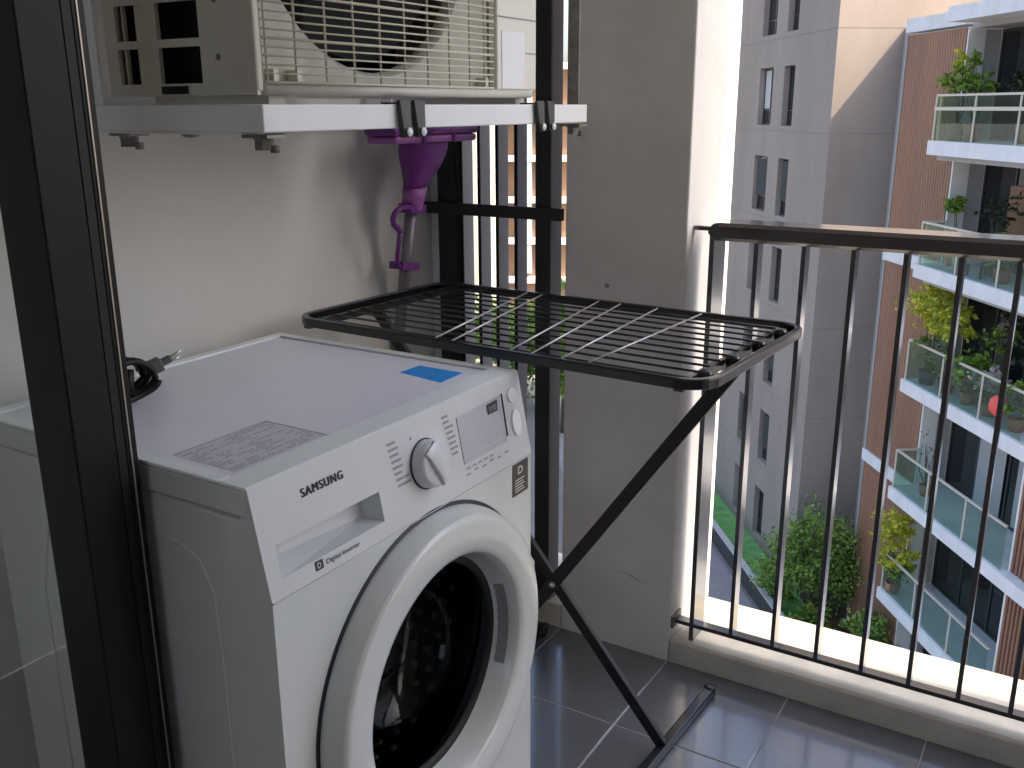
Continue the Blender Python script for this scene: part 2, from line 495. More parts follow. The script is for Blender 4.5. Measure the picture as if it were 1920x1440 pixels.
# ================================================================== SLIDING DOOR
sd = thing('sliding_door', 'dark aluminium sliding door leaf with clear glass close to the viewer', 'door', (0.34, -0.075, 0))
MB().box(.300, .377, -.100, -.047, .02, 2.34).build('stile', M['alu'], sd, bevel=0.002)
MB().box(.306, .3772, -.0468, -.036, .02, 2.34).build('gasket', M['rubber'], sd)
MB().box(.300, .378, -.0358, -.020, .02, 2.34).build('meeting_stile', M['alubl'], sd, bevel=0.0015)
s_ = MB().box(.3781, .3795, -.0305, -.0285, .02, 2.34)
s_.build('highlight_strip', M['strip'], sd)  # pale strip drawn as the thin highlight along the stile
MB().box(-.68, .2995, -.078, -.072, .06, 2.30).build('glass_pane', M['clear'], sd)
MB().box(-.68, .2995, -.100, -.047, .005, .055).build('bottom_rail', M['alu'], sd, bevel=.002)
MB().box(-.68, .2995, -.100, -.047, 2.302, 2.34).build('top_rail', M['alu'], sd, bevel=.002)

# ================================================================== WASHING MACHINE
wm = thing('washing_machine', 'white front loading washing machine with round dark glass door', 'washing machine', (0.28, 0.3, 0))
DY, DZ = .315, .447
DXW, FX = .565, .567
b = MB()
rect_hole(b, lambda a, c: (FX, a, c), 0.0, 0.6, .03, .707, DY, DZ, .205)
b.quad((0, 0, .03), (FX, 0, .03), (FX, 0, .707), (.5465, 0, .8085), (0, 0, .8085))
b.quad((0, .6, .03), (FX, .6, .03), (FX, .6, .707), (.5465, .6, .8085), (0, .6, .8085))
b.quad((0, 0, .03), (0, .6, .03), (0, .6, .8085), (0, 0, .8085))
b.quad((0, 0, .03), (0, .6, .03), (FX, .6, .03), (FX, 0, .03))
b.quad((0, 0, .8085), (0, .6, .8085), (.5465, .6, .8085), (.5465, 0, .8085))
b.lathe([(.205, 0), (.205, -.05)], (FX, DY, DZ), (0, 1, 0), (0, 0, 1), (1, 0, 0), 64)
body = b.build('cabinet', M['white'], wm, merge=True, bevel=.006, seg=3)
# pressed groove on the left side panel
gp = []
for (px, pz) in ((.10, .10), (.10, .60), (.13, .70), (.20, .745), (.36, .752), (.41, .750), (.445, .735), (.465, .70), (.47, .60), (.47, .10)):
    gp.append((px, .0005, pz))
MB().tube(gp, .0024, 8).build('side_panel_rib', M['white'], wm)
# lid
lid = MB().box(-.004, .5400, -.002, .602, .8105, .8455)
lid.build('lid', M['white'], wm, bevel=.004)
MB().box(.018, .492, .022, .578, .8456, .8475).build('lid_panel', M['toppanel'], wm)
rim = MB()
rim.box(.494, .540, -.002, .602, .846, .8505).box(-.004, .016, -.002, .602, .846, .8505)
rim.box(.0162, .4938, -.002, .019, .846, .8505).box(.0162, .4938, .583, .602, .846, .8505)
rim.build('lid_rim', M['rim'], wm, bevel=.0015)
MB().box(.0164, .4936, .5785, .5825, .8456, .8462).build('lid_groove', M['greyline'], wm)
# control panel
PA, PB = Vector((.5680, 0, .7085)), Vector((.541, 0, .847))
PN = Vector((.98, 0, .197)).normalized(); PU = (PB - PA).normalized(); PL = (PB - PA).length; EY = Vector((0, 1, 0))
def PP(y, t, off=0.0):
    return PA + (PB - PA) * t + EY * y + PN * off
hy0, hy1, ht0, ht1 = .021, .215, .165, .465
cp = MB()
ys = [-.001, hy0, hy1, .601]; ts = [0, ht0, ht1, 1.02]
for i in range(3):
    for j in range(3):
        if i == 1 and j == 1: continue
        cp.quad(PP(ys[i], ts[j]), PP(ys[i + 1], ts[j]), PP(ys[i + 1], ts[j + 1]), PP(ys[i], ts[j + 1]))
dk = -.022
for (a, c) in (((-.001, 0), (.601, 0)), ((.601, 0), (.601, 1.02)), ((.601, 1.02), (-.001, 1.02)), ((-.001, 1.02), (-.001, 0))):
    p, q = PP(*a), PP(*c)
    cp.quad(p, p + Vector((dk, 0, 0)), q + Vector((dk, 0, 0)), q)
cp.build('control_panel', M['whitepl'], wm, merge=True, bevel=.003, seg=3)
# detergent drawer scoop
dr = MB()
i0 = [PP(hy0 + .028, ht0 + .13, -.032), PP(hy1 - .006, ht0 + .06, -.034), PP(hy1 - .004, ht1 - .01, -.034), PP(hy0 + .05, ht1 - .02, -.030)]
o0 = [PP(hy0, ht0), PP(hy1, ht0), PP(hy1, ht1), PP(hy0, ht1)]
for k_ in range(4):
    dr.quad(o0[k_], o0[(k_ + 1) % 4], i0[(k_ + 1) % 4], i0[k_])
dr.quad(*i0)
dr.build('detergent_drawer', M['whitepl'], wm)
MB().quad(PP(.003, -.008, .001), PP(.597, -.008, .001), PP(.597, .0, .001), PP(.003, .0, .001)).build('panel_seam_highlight', M['label'], wm)  # pale strip paints the bright highlight along the seam
tx = MB(); 
for q_ in range(4): textmesh(tx, 'SAMSUNG', PP(.0775 + .0005 * q_, .745, .0006 + .0002 * q_), EY, PU, .0112, .0755, space=1.22)
tx.build('logo_text', M['blackp'], wm)
tx = MB()
tx.quad(PP(.076, .065, .0006), PP(.090, .065, .0006), PP(.090, .150, .0006), PP(.076, .150, .0006))
textmesh(tx, 'Digital Inverter', PP(.096, .078, .0006), EY, PU, .0062, .064, bold=.004)
tx.build('slogan_text', M['blackp'], wm)
tx = MB(); textmesh(tx, 'D', PP(.0795, .083, .0010), EY, PU, .007, bold=.01)
tx.build('slogan_letter', M['whitepl'], wm)
# dial
DCc = PP(.324, .497)
MB().lathe([(0, .0015), (.0365, .0015), (.0375, 0)], DCc, EY, PU, PN, 48).build('dial_ring', M['blackp'], wm)
kb = MB().lathe([(.0352, .0012), (.0345, .016), (.0328, .0195), (.029, .0215), (.0, .0222)], DCc + PN * .0008, EY, PU, PN, 48)
knob = kb.build('dial', M['whitepl'], wm)
kr = MB()
a_ = math.radians(-62)
dd_ = EY * math.cos(a_) + PU * math.sin(a_); dq = PN.cross(dd_)
for off, hw in ((0, .0135),):
    c0 = DCc + PN * .0226
    pr = []
    for t in range(13):
        x_ = -.031 + .062 * t / 12
        pr.append((x_, .0065 * math.sqrt(max(0, 1 - (x_ / .0315) ** 2)) ** .6))
    for q in range(len(pr) - 1):
        (xa, ha), (xb, hb) = pr[q], pr[q + 1]
        A0, A1 = c0 + dd_ * xa - dq * hw, c0 + dd_ * xa + dq * hw
        B0, B1 = c0 + dd_ * xb - dq * hw, c0 + dd_ * xb + dq * hw
        T = lambda P_, h: P_ + PN * h
        kr.quad(T(A0, ha), T(A1, ha), T(B1, hb), T(B0, hb), smooth=True)
        kr.quad(A0 - PN * .003, T(A0, ha), T(B0, hb), B0 - PN * .003)
        kr.quad(A1 - PN * .003, T(A1, ha), T(B1, hb), B1 - PN * .003)
kr.build('dial_grip', M['whitepl'], knob, merge=True, bevel=.002)
# printed programme list either side of the dial
pr = MB(); rng = random.Random(3)
def dash(mb, y, t, wd, ht=.026):
    mb.quad(PP(y, t, .0006), PP(y + wd, t, .0006), PP(y + wd, t + ht, .0006), PP(y, t + ht, .0006))
for r_ in range(8):
    t = .84 - r_ * .062
    dash(pr, .247 + .001 * r_ , t, rng.uniform(.016, .026))
    if r_ in (6, 7): dash(pr, .272, t, .012)
pr.build('programme_print', M['greyline'], wm); pr = MB()
for r_ in range(8):
    t = .86 - r_ * .060
    dash(pr, .376 + .0015 * r_, t, rng.uniform(.014, .022))
pr.build('programme_print', M['greyline'], wm); pr = MB()
dash(pr, .296, .80, .006)
pr.build('dial_mark', M['greyline'], wm); pr = MB()
for r_ in range(5):
    dash(pr, .415 + r_ * .016, .215, .011, .02); 
for r_ in range(6):
    dash(pr, .412 + r_ * .022, .165 if r_ % 2 else .15, .012, .02)
pr.build('button_print', M['greyline'], wm); pr = MB()
for r_ in range(4):
    dash(pr, .445, .42 + r_ * .07, .012 + .004 * (r_ % 2), .018)
    dash(pr, .427, .48 + r_ * .07, .006, .014)
pr.build('display_print', M['greyline'], wm)
MB().hexa([PP(.412, .285, .0), PP(.534, .285, 0), PP(.538, .835, 0), PP(.412, .805, 0), PP(.412, .285, .0012), PP(.534, .285, .0012), PP(.538, .835, .0012), PP(.412, .805, .0012)]).build('display_panel', M['display'], wm)
MB().quad(PP(.493, .68, .0018), PP(.522, .68, .0018), PP(.525, .805, .0018), PP(.493, .795, .0018)).build('digit_window', M['blackp'], wm)
tx = MB(); textmesh(tx, '0:00', PP(.499, .705, .0022), EY, PU, .009, .020)
tx.build('digits', M['greyline'], wm)
MB().bar(PP(.5385, .34, .001), PP(.541, .84, .001), .0022, .0016, PN).build('display_edge', M['blackp'], wm)
MB().bar(PP(.416, .36, .0018), PP(.520, .36, .0018), .0012, .0008, PN).build('display_line', M['whitepl'], wm)
for (yc, ta, tb_) in ((.570, .86, .69), (.570, .60, .28)):
    bt = MB(); ring = []
    n_ = 28
    for q in range(n_):
        t = 2 * PI * q / n_
        ring.append((yc + .013 * math.cos(t), (ta + tb_) / 2 + (ta - tb_) / 2 * math.sin(t)))
    for q in range(n_):
        a, c = ring[q], ring[(q + 1) % n_]
        bt.quad(PP(*a, 0), PP(*c, 0), PP(*c, .003), PP(*a, .003))
    bt.quad(*[PP(*a, .003) for a in ring])
    bt.build('button', M['rim'], wm, merge=True, bevel=.001)
# dark sticker at the right edge of the front (on the vertical front)
stk = MB().box(FX + .0002, FX + .0012, .541, .589, .648, .7045)
stk.build('warranty_sticker', M['sticker'], wm)
sx = FX + .0016
tx = MB(); textmesh(tx, 'D', (sx, .556, .684), (0, 1, 0), (0, 0, 1), .014, .016, bold=.03)
for r_ in range(5):
    tx.quad((sx, .547, .654 + r_ * .005), (sx, .547 + .03 - .004 * (r_ % 2), .654 + r_ * .005), (sx, .547 + .03 - .004 * (r_ % 2), .6562 + r_ * .005), (sx, .547, .6562 + r_ * .005))
tx.build('sticker_print', M['stickertxt'], wm)
# printed label and blue sticker on the lid
lz = .8481
lb = MB(); rng = random.Random(5)
lb.box(.374, .486, .035, .192, .8476, .8480)
lb.build('care_label', M['label'], wm)
lt = MB()
for r_ in range(15):
    x_ = .378 + r_ * .0071
    y_ = .037
    while y_ < .183:
        L_ = rng.uniform(.006, .03)
        if rng.random() < .72:
            lt.quad((x_, y_, lz), (x_ + .0022, y_, lz), (x_ + .0022, min(.19, y_ + L_), lz), (x_, min(.19, y_ + L_), lz))
        y_ += L_ + .004
lt.box(.372, .3735, .034, .193, .8476, .8482).box(.372, .488, .1935, .195, .8476, .8482)
lt.build('label_print', M['greyline'], wm)
lt = MB().hexa([(.376, .497, .8476), (.470, .480, .8476), (.468, .546, .8476), (.378, .547, .8476), (.376, .497, .8481), (.470, .480, .8481), (.468, .546, .8481), (.378, .547, .8481)])
lt.build('blue_sticker', M['blue'], wm)
tx = MB()
tx.quad((.390, .508, .8484), (.393, .508, .8484), (.393, .54, .8484), (.390, .54, .8484))
for r_ in range(4):
    tx.quad((.405 + r_ * .014, .502, .8484), (.408 + r_ * .014, .502, .8484), (.408 + r_ * .014, .530 + .004 * (r_ % 2), .8484), (.405 + r_ * .014, .530, .8484))
tx.build('sticker_lines', mat('light_blue_print', (.10, .40, .75), .4), wm)
# door
ey, ez_, ex_ = (0, 1, 0), (0, 0, 1), (1, 0, 0)
MB().lathe([(.2625, .0012), (.2640, .0004)], (FX, DY, DZ), ey, ez_, ex_, 96)
MB().lathe([(.250, .0010), (.2635, .0010), (.2635, .0002)], (FX, DY, DZ), ey, ez_, ex_, 96).build('door_gap', M['blackp'], wm)
LA = ((FX, DY, DZ), ey, ez_, ex_, 112)
door = MB()
door.lathe([(.2575, .002), (.2572, .012), (.2520, .0285), (.2495, .0345)], *LA)
door.lathe([(.2495, .0345), (.2470, .0378), (.2430, .0398), (.236, .0408), (.218, .0412), (.202, .0398), (.1945, .0372), (.1905, .0340)], *LA)
door.lathe([(.1905, .0340), (.1872, .0290), (.184, .022), (.1795, .006), (.1745, -.008)], *LA)
door = door.build('door', M['white'], wm)
MB().lathe([(.1745, -.008), (.1735, -.006), (.165, -.007), (.162, -.014)], (FX, DY, DZ), ey, ez_, ex_, 96).build('door_seal', M['rubber'], door)
MB().lathe([(.162, -.013), (.158, -.035), (.148, -.075), (.130, -.105), (.095, -.125), (.045, -.133), (0, -.134)], (FX, DY, DZ), ey, ez_, ex_, 72).build('door_glass', M['doorglass'], door)
h = MB()
for q in range(9):
    a, c = math.radians(-24 + 48 * q / 9), math.radians(-24 + 48 * (q + 1) / 9)
    def HP(r, t, x_): return (FX + x_, DY + r * math.cos(t), DZ + r * math.sin(t))
    h.quad(HP(.1772, a, -.001), HP(.1772, c, -.001), HP(.1812, c, .0185), HP(.1812, a, .0185), smooth=True)
h.build('door_grip', M['grip'], door)
# tub and drum behind the glass
MB().lathe([(.205, -.05), (.235, -.06), (.245, -.08)], (FX, DY, DZ), ey, ez_, ex_, 64).build('rubber_bellows', M['tub'], wm)
dm = MB().lathe([(.215, -.085), (.225, -.10), (.225, -.42), (.20, -.44), (0, -.45)], (FX, DY, DZ), ey, ez_, ex_, 64)
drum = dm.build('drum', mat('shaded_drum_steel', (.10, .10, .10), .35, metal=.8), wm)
ds = MB(); 
for q in range(46):
    t = 2 * PI * q / 46
    for r_ in range(9):
        c_ = Vector((FX - .13 - r_ * .032 - (.016 if q % 2 else 0), DY + .2245 * math.cos(t), DZ + .2245 * math.sin(t)))
        nrm = Vector((0, -math.cos(t), -math.sin(t)))
        ds.lathe([(.0085, 0), (.006, .003), (0, .004)], c_, (1, 0, 0), Vector((1, 0, 0)).cross(nrm), nrm, 8)
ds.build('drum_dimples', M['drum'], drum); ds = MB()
for rr in (.04, .075, .11, .145, .18):
    n_ = int(rr * 2 * PI / .03)
    for q in range(n_):
        t = 2 * PI * q / n_
        ds.lathe([(.0085, 0), (.006, .003), (0, .004)], (FX - .441, DY + rr * math.cos(t), DZ + rr * math.sin(t)), ey, ez_, ex_, 8)
ds.build('drum_back_dimples', M['drum'], drum)
for (x_, y_) in ((.05, .05), (.52, .05), (.05, .55), (.52, .55)):
    MB().lathe([(0, 0), (.022, 0), (.022, .012), (.012, .016), (.012, .031)], (x_, y_, 0), ex_, ey, ez_, 16).build('foot', M['rubber'], wm)

# power cord coiled on the lid and its plug
pc = thing('power_cord', 'black power cord coiled on the back of the lid', 'cord', (.12, .17, .851))
pts = []
for q in range(120):
    t = 2 * PI * q / 30
    pts.append((.100 + .004 * math.cos(t * 2) + .013 * (q / 30), .150 + (.047 - .004 * (q // 30 % 2)) * math.cos(t), .851 + .0325 + .0270 * math.sin(t) + .001 * math.sin(q)))
MB().tube(pts, .0052, 8).build('cable', M['rubber'], pc)
MB().tube([(.14, .148, .862), (.14, .152, .90)], .008, 8).build('cable_tie', M['rubber'], pc)
pl = MB()
pl.bar((.052, .235, .862), (.066, .268, .874), .022, .022).bar((.062, .262, .872), (.072, .283, .880), .012, .012)
pl.build('plug', mat('grey_plug', (.10, .105, .10), .5), pc, bevel=.003)
for s_ in (-1, 1):
    MB().tube([(.07 + .003 * s_, .281, .878 + .005 * s_), (.078 + .003 * s_, .300, .886 + .006 * s_)], .002, 6).build('prong', M['steel'], pc)

# ================================================================== SHELF + AIR CONDITIONER
SF, SY0, SY1, SZ0, SZ1 = .45, .157, 1.015, 1.242, 1.2755
sh = thing('hanging_shelf', 'white steel frame shelf carrying the air conditioner', 'shelf', (.2, .58, SZ0))
MB().box(SF - .04, SF, SY0, SY1, SZ0, SZ1).build('front_beam', M['shelf'], sh, bevel=.002)
MB().box(XB, SF - .0402, SY0, SY0 + .04, SZ0, SZ1).build('side_beam', M['shelf'], sh, bevel=.002)
MB().box(XB, SF - .0402, SY1 - .04, SY1, SZ0, SZ1).build('side_beam', M['shelf'], sh, bevel=.002)
MB().box(XB, XB + .04, SY0 + .0402, SY1 - .0402, SZ0, SZ1).build('back_beam', M['shelf'], sh, bevel=.002)
MB().box(XB, SF - .042, SY0 + .001, SY0 + .03, SZ0 - .003, SZ0 - .0002).build('lower_flange', M['shelf'], sh)
for (x_, y_) in ((.165, .18), (.425, .18), (.43, .995), (.39, .235), (.30, .172)):
    big = (x_, y_) in ((.165, .18), (.425, .18), (.43, .995))
    bo = MB()
    if big:
        bo.box(x_ - .022, x_ + .022, y_ - .016, y_ + .016, SZ0 - .007, SZ0 - .0032)
        bo.lathe([(0, -.022), (.012, -.022), (.012, -.010), (.014, -.0072)], (x_, y_, SZ0), ex_, ey, ez_, 6, smooth=False)
        bo.lathe([(0, -.026), (.006, -.025), (.006, -.016)], (x_ + .012, y_ + .006, SZ0), ex_, ey, ez_, 10)
    else:
        bo.lathe([(0, -.008), (.009, -.007), (.013, -.0032)], (x_, y_, SZ0), ex_, ey, ez_, 10)
    bo.build('bolt', M['bolt'], sh)
for (x_, y_) in ((.435, .985), (-.02, .985), (-.02, .18), (.12, .170)):
    r_ = MB()
    r_.box(x_ - .012, x_ + .012, y_ - .002, y_ + .002, SZ1 + .0005, ZC)
    r_.box(x_ - .012, x_ - .008, y_ + .0022, y_ + .016, SZ1 + .0005, ZC)
    r_.build('hanger_rod', M['bolt'] if x_ > .2 else M['shelf'], sh)

AX0, AX1, AY0, AY1, AZ0, AZ1 = .148, .428, .172, .855, 1.287, 1.83
ac = thing('air_conditioner', 'cream outdoor air conditioner unit with wire fan grille', 'air conditioner', (.29, .5, AZ0))
cs = MB()
# left side wall pierced by four columns of slots
xc = [AX0, .172, .222, .254, .333, AX1]
zc = [AZ0, 1.302]
while zc[-1] < 1.78: zc += [zc[-1] + .045, zc[-1] + .055]
zc = zc[:-1]; zc.append(AZ1)
for i in range(len(xc) - 1):
    for j in range(len(zc) - 1):
        if i in (1, 3) and j % 2 == 1 and j < len(zc) - 2: continue
        cs.box(xc[i], xc[i + 1], AY0, AY0 + .006, zc[j], zc[j + 1])
casing = cs.build('side_panel', M['ac'], ac)
MB().box(AX0 + .03, AX0 + .033, AY0 + .0065, AY0 + .012, 1.30, 1.78).build('side_strut', M['acwire'], ac)
st = MB().box(.205, .214, AY0 + .0065, AY0 + .016, 1.292, 1.80)
st.build('side_strut', M['acwire'], ac)
MB().box(.195, .199, AY0 + .0165, AY0 + .022, 1.30, 1.345).build('side_strut', M['acwire'], ac)
MB().box(AX0 + .01, AX1 - .07, AY0 + .03, AY0 + .05, AZ0 + .01, AZ1 - .01).build('condenser_coil', M['acdark'], ac)
cs = MB()
cs.box(AX0, AX0 + .006, AY0 + .0062, AY1 - .0062, AZ0, AZ1)
cs.box(AX0, AX1 - .02, AY1 - .006, AY1, AZ0, AZ1)
cs.box(AX0 + .0062, AX1 - .022, AY0 + .0062, AY1 - .0062, AZ0, AZ0 + .005)
cs.box(AX0, AX1, AY0, AY1, AZ1 + .0002, AZ1 + .008)
cs.build('casing', M['ac'], ac)
for (z_) in (1.333, 1.40):
    MB().lathe([(0, .002), (.0036, .0015), (.0042, 0)], (.365, AY0 - .0002, z_), (1, 0, 0), (0, 0, 1), (0, -1, 0), 10).build('screw', M['bolt'], ac)
MB().box(.255, .305, AY0 - .002, AY0 - .0002, AZ0 + .002, AZ0 + .012).build('drain_slot', M['acdark'], ac)
FYc, FZc, FR = .425, 1.55, .237
fp = MB()
XF_ = AX1 - .018
rect_hole(fp, lambda a, c: (XF_, a, c), AY0 + .004, .722, AZ0, AZ1, FYc, FZc, FR, 72)
fp.lathe([(FR, 0), (FR - .006, -.006), (FR - .006, -.022)], (XF_, FYc, FZc), ey, ez_, ex_, 72)
fp.build('front_panel', M['ac'], ac)
# corner post, lip and the solid right hand panel
MB().box(AX1 - .028, AX1 - .014, AY0 - .002, AY0 + .0, AZ0, AZ1)
MB().box(XF_ - .004, AX1 + .002, AY0 - .001, AY0 + .010, AZ0 + .004, AZ1).build('corner_post', M['ac'], ac, bevel=.003)
MB().tube([(AX1 - .004, AY0 + .016, 1.2935), (AX1 - .004, .838, 1.2935)], .0068, 12).build('bottom_lip', M['ac'], ac)
MB().box(XF_ - .002, AX1, .724, AY1, 1.300, AZ1).build('service_panel', mat('cream_panel_steel', (.78, .77, .70), .5, var=.03), ac, bevel=.003)
MB().box(AX1 + .0002, AX1 + .0012, .738, .812, 1.302, 1.395).build('rating_label', M['aclabel'], ac)
MB().box(AX1 + .0002, AX1 + .0014, .727, .852, 1.4165, 1.4185).build('panel_joint', M['greyline'], ac)
MB().box(AX1 + .0002, AX1 + .0016, .817, .850, 1.3615, 1.363).build('panel_joint', M['greyline'], ac)
for y_ in (.21, .815):
    MB().box(.19, AX1 - .02, y_, y_ + .03, SZ1 + .0002, AZ0 - .0002).build('foot', M['ac'], ac)
# guard: horizontal and vertical wires (one part: one wire basket)
gx = AX1
gw = MB(); gz = 1.302; q = 0
GY0, GY1 = AY0 + .014, .712
while gz < 1.80:
    rr = .0021 if q % 5 == 0 else .0014
    gw.tube([(gx, GY0, gz), (gx, GY1, gz)], rr, 6); gz += .0105; q += 1
gw.build('guard_wires', M['acwire'], ac)
gv = MB(); y_ = GY0
for y_ in (GY0, GY0 + .008, .246, .303, .360, .417, .474, .531, .588, .645, .688, GY1 - .006, GY1):
    gv.tube([(gx - .003, y_, 1.299), (gx - .003, y_, 1.80)], .0017, 6)
gv.build('guard_uprights', M['acwire'], ac)
for y_ in (.205, .247, .69):
    MB().box(XF_ + .0005, gx + .001, y_ - .004, y_ + .004, 1.300, 1.318).build('guard_clip', M['acwire'], ac)
MB().box(XF_ - .19, XF_ - .18, AY0 + .06, .70, AZ0 + .02, AZ1 - .02).build('fan_cavity_shade', M['acdark'], ac)  # near-black sheet stands for the shade behind the fan
fan = MB().lathe([(0, .03), (.05, .028), (.058, .01), (.058, -.03)], (XF_ - .06, FYc, FZc), ey, ez_, ex_, 32)
hub = fan.build('fan_hub', M['fan'], ac)
for k_ in range(3):
    bl = MB(); n_ = 10
    for q in range(n_):
        for w__ in range(6):
            def BP(i, j):
                t = 2 * PI * k_ / 3 + (i / n_) * 1.35 + .15 * (j / 6)
                r_ = .055 + (FR - .075) * (j / 6) * (1 - .12 * math.cos(i / n_ * PI) ** 2)
                return (XF_ - .075 + .05 * (i / n_), FYc + r_ * math.cos(t), FZc + r_ * math.sin(t))
            bl.quad(BP(q, w__), BP(q + 1, w__), BP(q + 1, w__ + 1), BP(q, w__ + 1), smooth=True)
    bl.build('fan_blade', M['fan'], hub)

# ================================================================== PEGS on the shelf
def peg(y, lean, label, first=None):
    if first is None:
        t = thing('clothes_peg', label, 'peg', (SF, y, SZ1), 0, 'black pegs clipped on the shelf edge')
        for s_, x0 in ((1, SF + .002),):
            a = MB()
            wt, wb = .0135, .0085
            zt, zb = SZ1 + .006, SZ0 - .013
            if s_ < 0: zb = SZ0 + .002
            xo = x0 + (.006 if s_ > 0 else -.006)
            xi = x0
            a.hexa([(xi, y - wb, zb), (xo + .004 * s_, y - wb, zb), (xo + .004 * s_, y + wb, zb), (xi, y + wb, zb),
                    (xi, y - wt, zt), (xo, y - wt, zt), (xo, y + wt, zt), (xi, y + wt, zt)])
            a.build('peg_arm', M['peg'], t, bevel=.0015)
        MB().box(SF - .030, SF + .008, y - .009, y + .009, SZ1 + .0005, SZ1 + .003).build('peg_spring', M['peg'], t)
        MB().lathe([(0, .002), (.006, .001), (.0065, 0)], (SF + .0145, y, SZ0 - .005), ey, ez_, ex_, 12).build('peg_tip', M['aclabel'], t)
        return t
    r = first.copy(); C.objects.link(r)
    r.location = (SF, y, SZ1); r['label'] = label
    r.rotation_euler = (lean, 0, 0)
    for ch in first.children:
        c = ch.copy(); C.objects.link(c); c.parent = r
    return r
pg = peg(.429, 0, 'leftmost black clothes peg on the white shelf beam')
peg(.463, .0, 'second black clothes peg from the left on the white shelf beam', pg)
peg(.820, .03, 'black clothes peg just below the lower right corner of the air conditioner', pg)
peg(.858, -.03, 'rightmost black clothes peg near the end of the shelf', pg)

# ================================================================== STEAM MOP
mp_ = thing('steam_mop', 'purple upside down steam mop leaning in the corner under the shelf', 'mop', (-.03, 1.04, 0))
def MXZ(z): return -.03 + (z - .86) * .265
mx = MXZ(1.2)
MB().box(mx - .05, mx + .03, .872, 1.168, 1.199, 1.215).build('mop_head', M['purplelt'], mp_, bevel=.006)
MB().box(mx - .052, mx + .032, .866, 1.174, 1.2155, 1.232).build('mop_pad', M['purple'], mp_, bevel=.006)
for yy_ in (.965, 1.075):
    MB().box(mx + .0303, mx + .034, yy_ - .006, yy_ + .006, 1.198, 1.216).build('head_clip', M['purple'], mp_, bevel=.001)
hb = MB()
secs = [(1.1985, .932, 1.080, .036), (1.185, .934, 1.082, .038), (1.165, .944, 1.076, .038), (1.145, .955, 1.066, .034), (1.125, .964, 1.050, .028), (1.108, .970, 1.034, .022), (1.100, .972, 1.030, .020)]
ringn = 24
vs0 = []
for (z_, ya, yb, dx) in secs:
    base = len(hb.v)
    for q in range(ringn):
        t = 2 * PI * q / ringn
        cx_, sx_ = math.cos(t), math.sin(t)
        hb.v.append((MXZ(z_) + dx * (abs(sx_) ** .8) * (1 if sx_ > 0 else -1) * .8, (ya + yb) / 2 + (yb - ya) / 2 * (abs(cx_) ** .7) * (1 if cx_ > 0 else -1), z_))
    vs0.append(base)
for a, c in zip(vs0[:-1], vs0[1:]):
    for q in range(ringn):
        q2 = (q + 1) % ringn
        hb.f.append((a + q, a + q2, c + q2, c + q)); hb.sm.append(True)
hb.f.append(tuple(vs0[0] + q for q in range(ringn))); hb.sm.append(False)
hb.f.append(tuple(vs0[-1] + q for q in range(ringn))); hb.sm.append(False)
hb.build('mop_body', M['purple'], mp_)
MB().tube([(MXZ(1.106), 1.001, 1.106), (MXZ(1.085), 1.003, 1.085), (MXZ(1.06), 1.005, 1.060), (MXZ(1.054), 1.005, 1.054)], [.026, .0255, .023, .020], 14).build('mop_neck', M['purplelt'], mp_)
MB().tube([(MXZ(1.056), 1.003, 1.056), (MXZ(.855), 1.030, .855), (MXZ(.62), 1.06, .62), (-.055, 1.09, .30)], .0135, 12).build('mop_pole', M['pole'], mp_)
MB().tube([(MXZ(.70), 1.05, .70), (-.052, 1.09, .32), (-.055, 1.10, .002)], [.018, .022, .022], 12).build('mop_handle', M['purple'], mp_)
hk = MB()
ho = .016
hk.tube([(MXZ(z_) + ho, y_, z_) for y_, z_ in ((.985, 1.060), (.945, 1.064), (.926, 1.056), (.920, 1.042), (.927, 1.028), (.944, 1.018), (.955, 1.010))], .0062, 10)
hk.bar((MXZ(1.057) + .004, .975, 1.059), (MXZ(1.05) + .004, 1.030, 1.052), .036, .020)
hk.build('cord_hook', M['purple'], mp_)
hk = MB()
hk.tube([(MXZ(z_) + ho, y_, z_) for y_, z_ in ((.953, 1.012), (.957, .985), (.960, .955), (.966, .935), (.982, .922), (1.004, .916))], .0052, 10)
hk.bar((MXZ(.93) + .002, .980, .929), (MXZ(.92) + .002, 1.046, .918), .038, .017)
hk.build('cord_clamp', M['purple'], mp_)

# ================================================================== DRYING RACK
RA = math.radians(-2.6); RC = Vector((.447, .852, 0)); RZ = .872
def RK(a, c, z):
    return Vector((RC.x + a * math.cos(RA) - c * math.sin(RA), RC.y + a * math.sin(RA) + c * math.cos(RA), z))
HX, HY, RR = .440, .240, .055
rk = thing('drying_rack', 'black folding clothes drying rack standing on crossed legs', 'drying rack', (.447, .852, 0))
def rrect(hx, hy, r, n=8):
    out = []
    for (cx_, cy_, a0) in ((hx - r, hy - r, 0), (-hx + r, hy - r, 90), (-hx + r, -hy + r, 180), (hx - r, -hy + r, 270)):
        for q in range(n + 1):
            t = math.radians(a0 + 90 * q / n)
            out.append((cx_ + r * math.cos(t), cy_ + r * math.sin(t)))
    return out
fo, fi = rrect(HX, HY, RR), rrect(HX - .013, HY - .013, RR - .013)
fm = MB(); n_ = len(fo); zt, zb = RZ + .006, RZ - .0115
for q in range(n_):
    q2 = (q + 1) % n_
    A, B_, c_, D_ = fo[q], fo[q2], fi[q2], fi[q]
    fm.quad(RK(*A, zb), RK(*B_, zb), RK(*B_, zt), RK(*A, zt))
    fm.quad(RK(*A, zt), RK(*B_, zt), RK(*c_, zt), RK(*D_, zt))
    fm.quad(RK(*D_, zt), RK(*c_, zt), RK(*c_, zb), RK(*D_, zb))
    fm.quad(RK(*D_, zb), RK(*c_, zb), RK(*B_, zb), RK(*A, zb))
fm.build('frame', M['rack'], rk, merge=True, bevel=.003, seg=3)
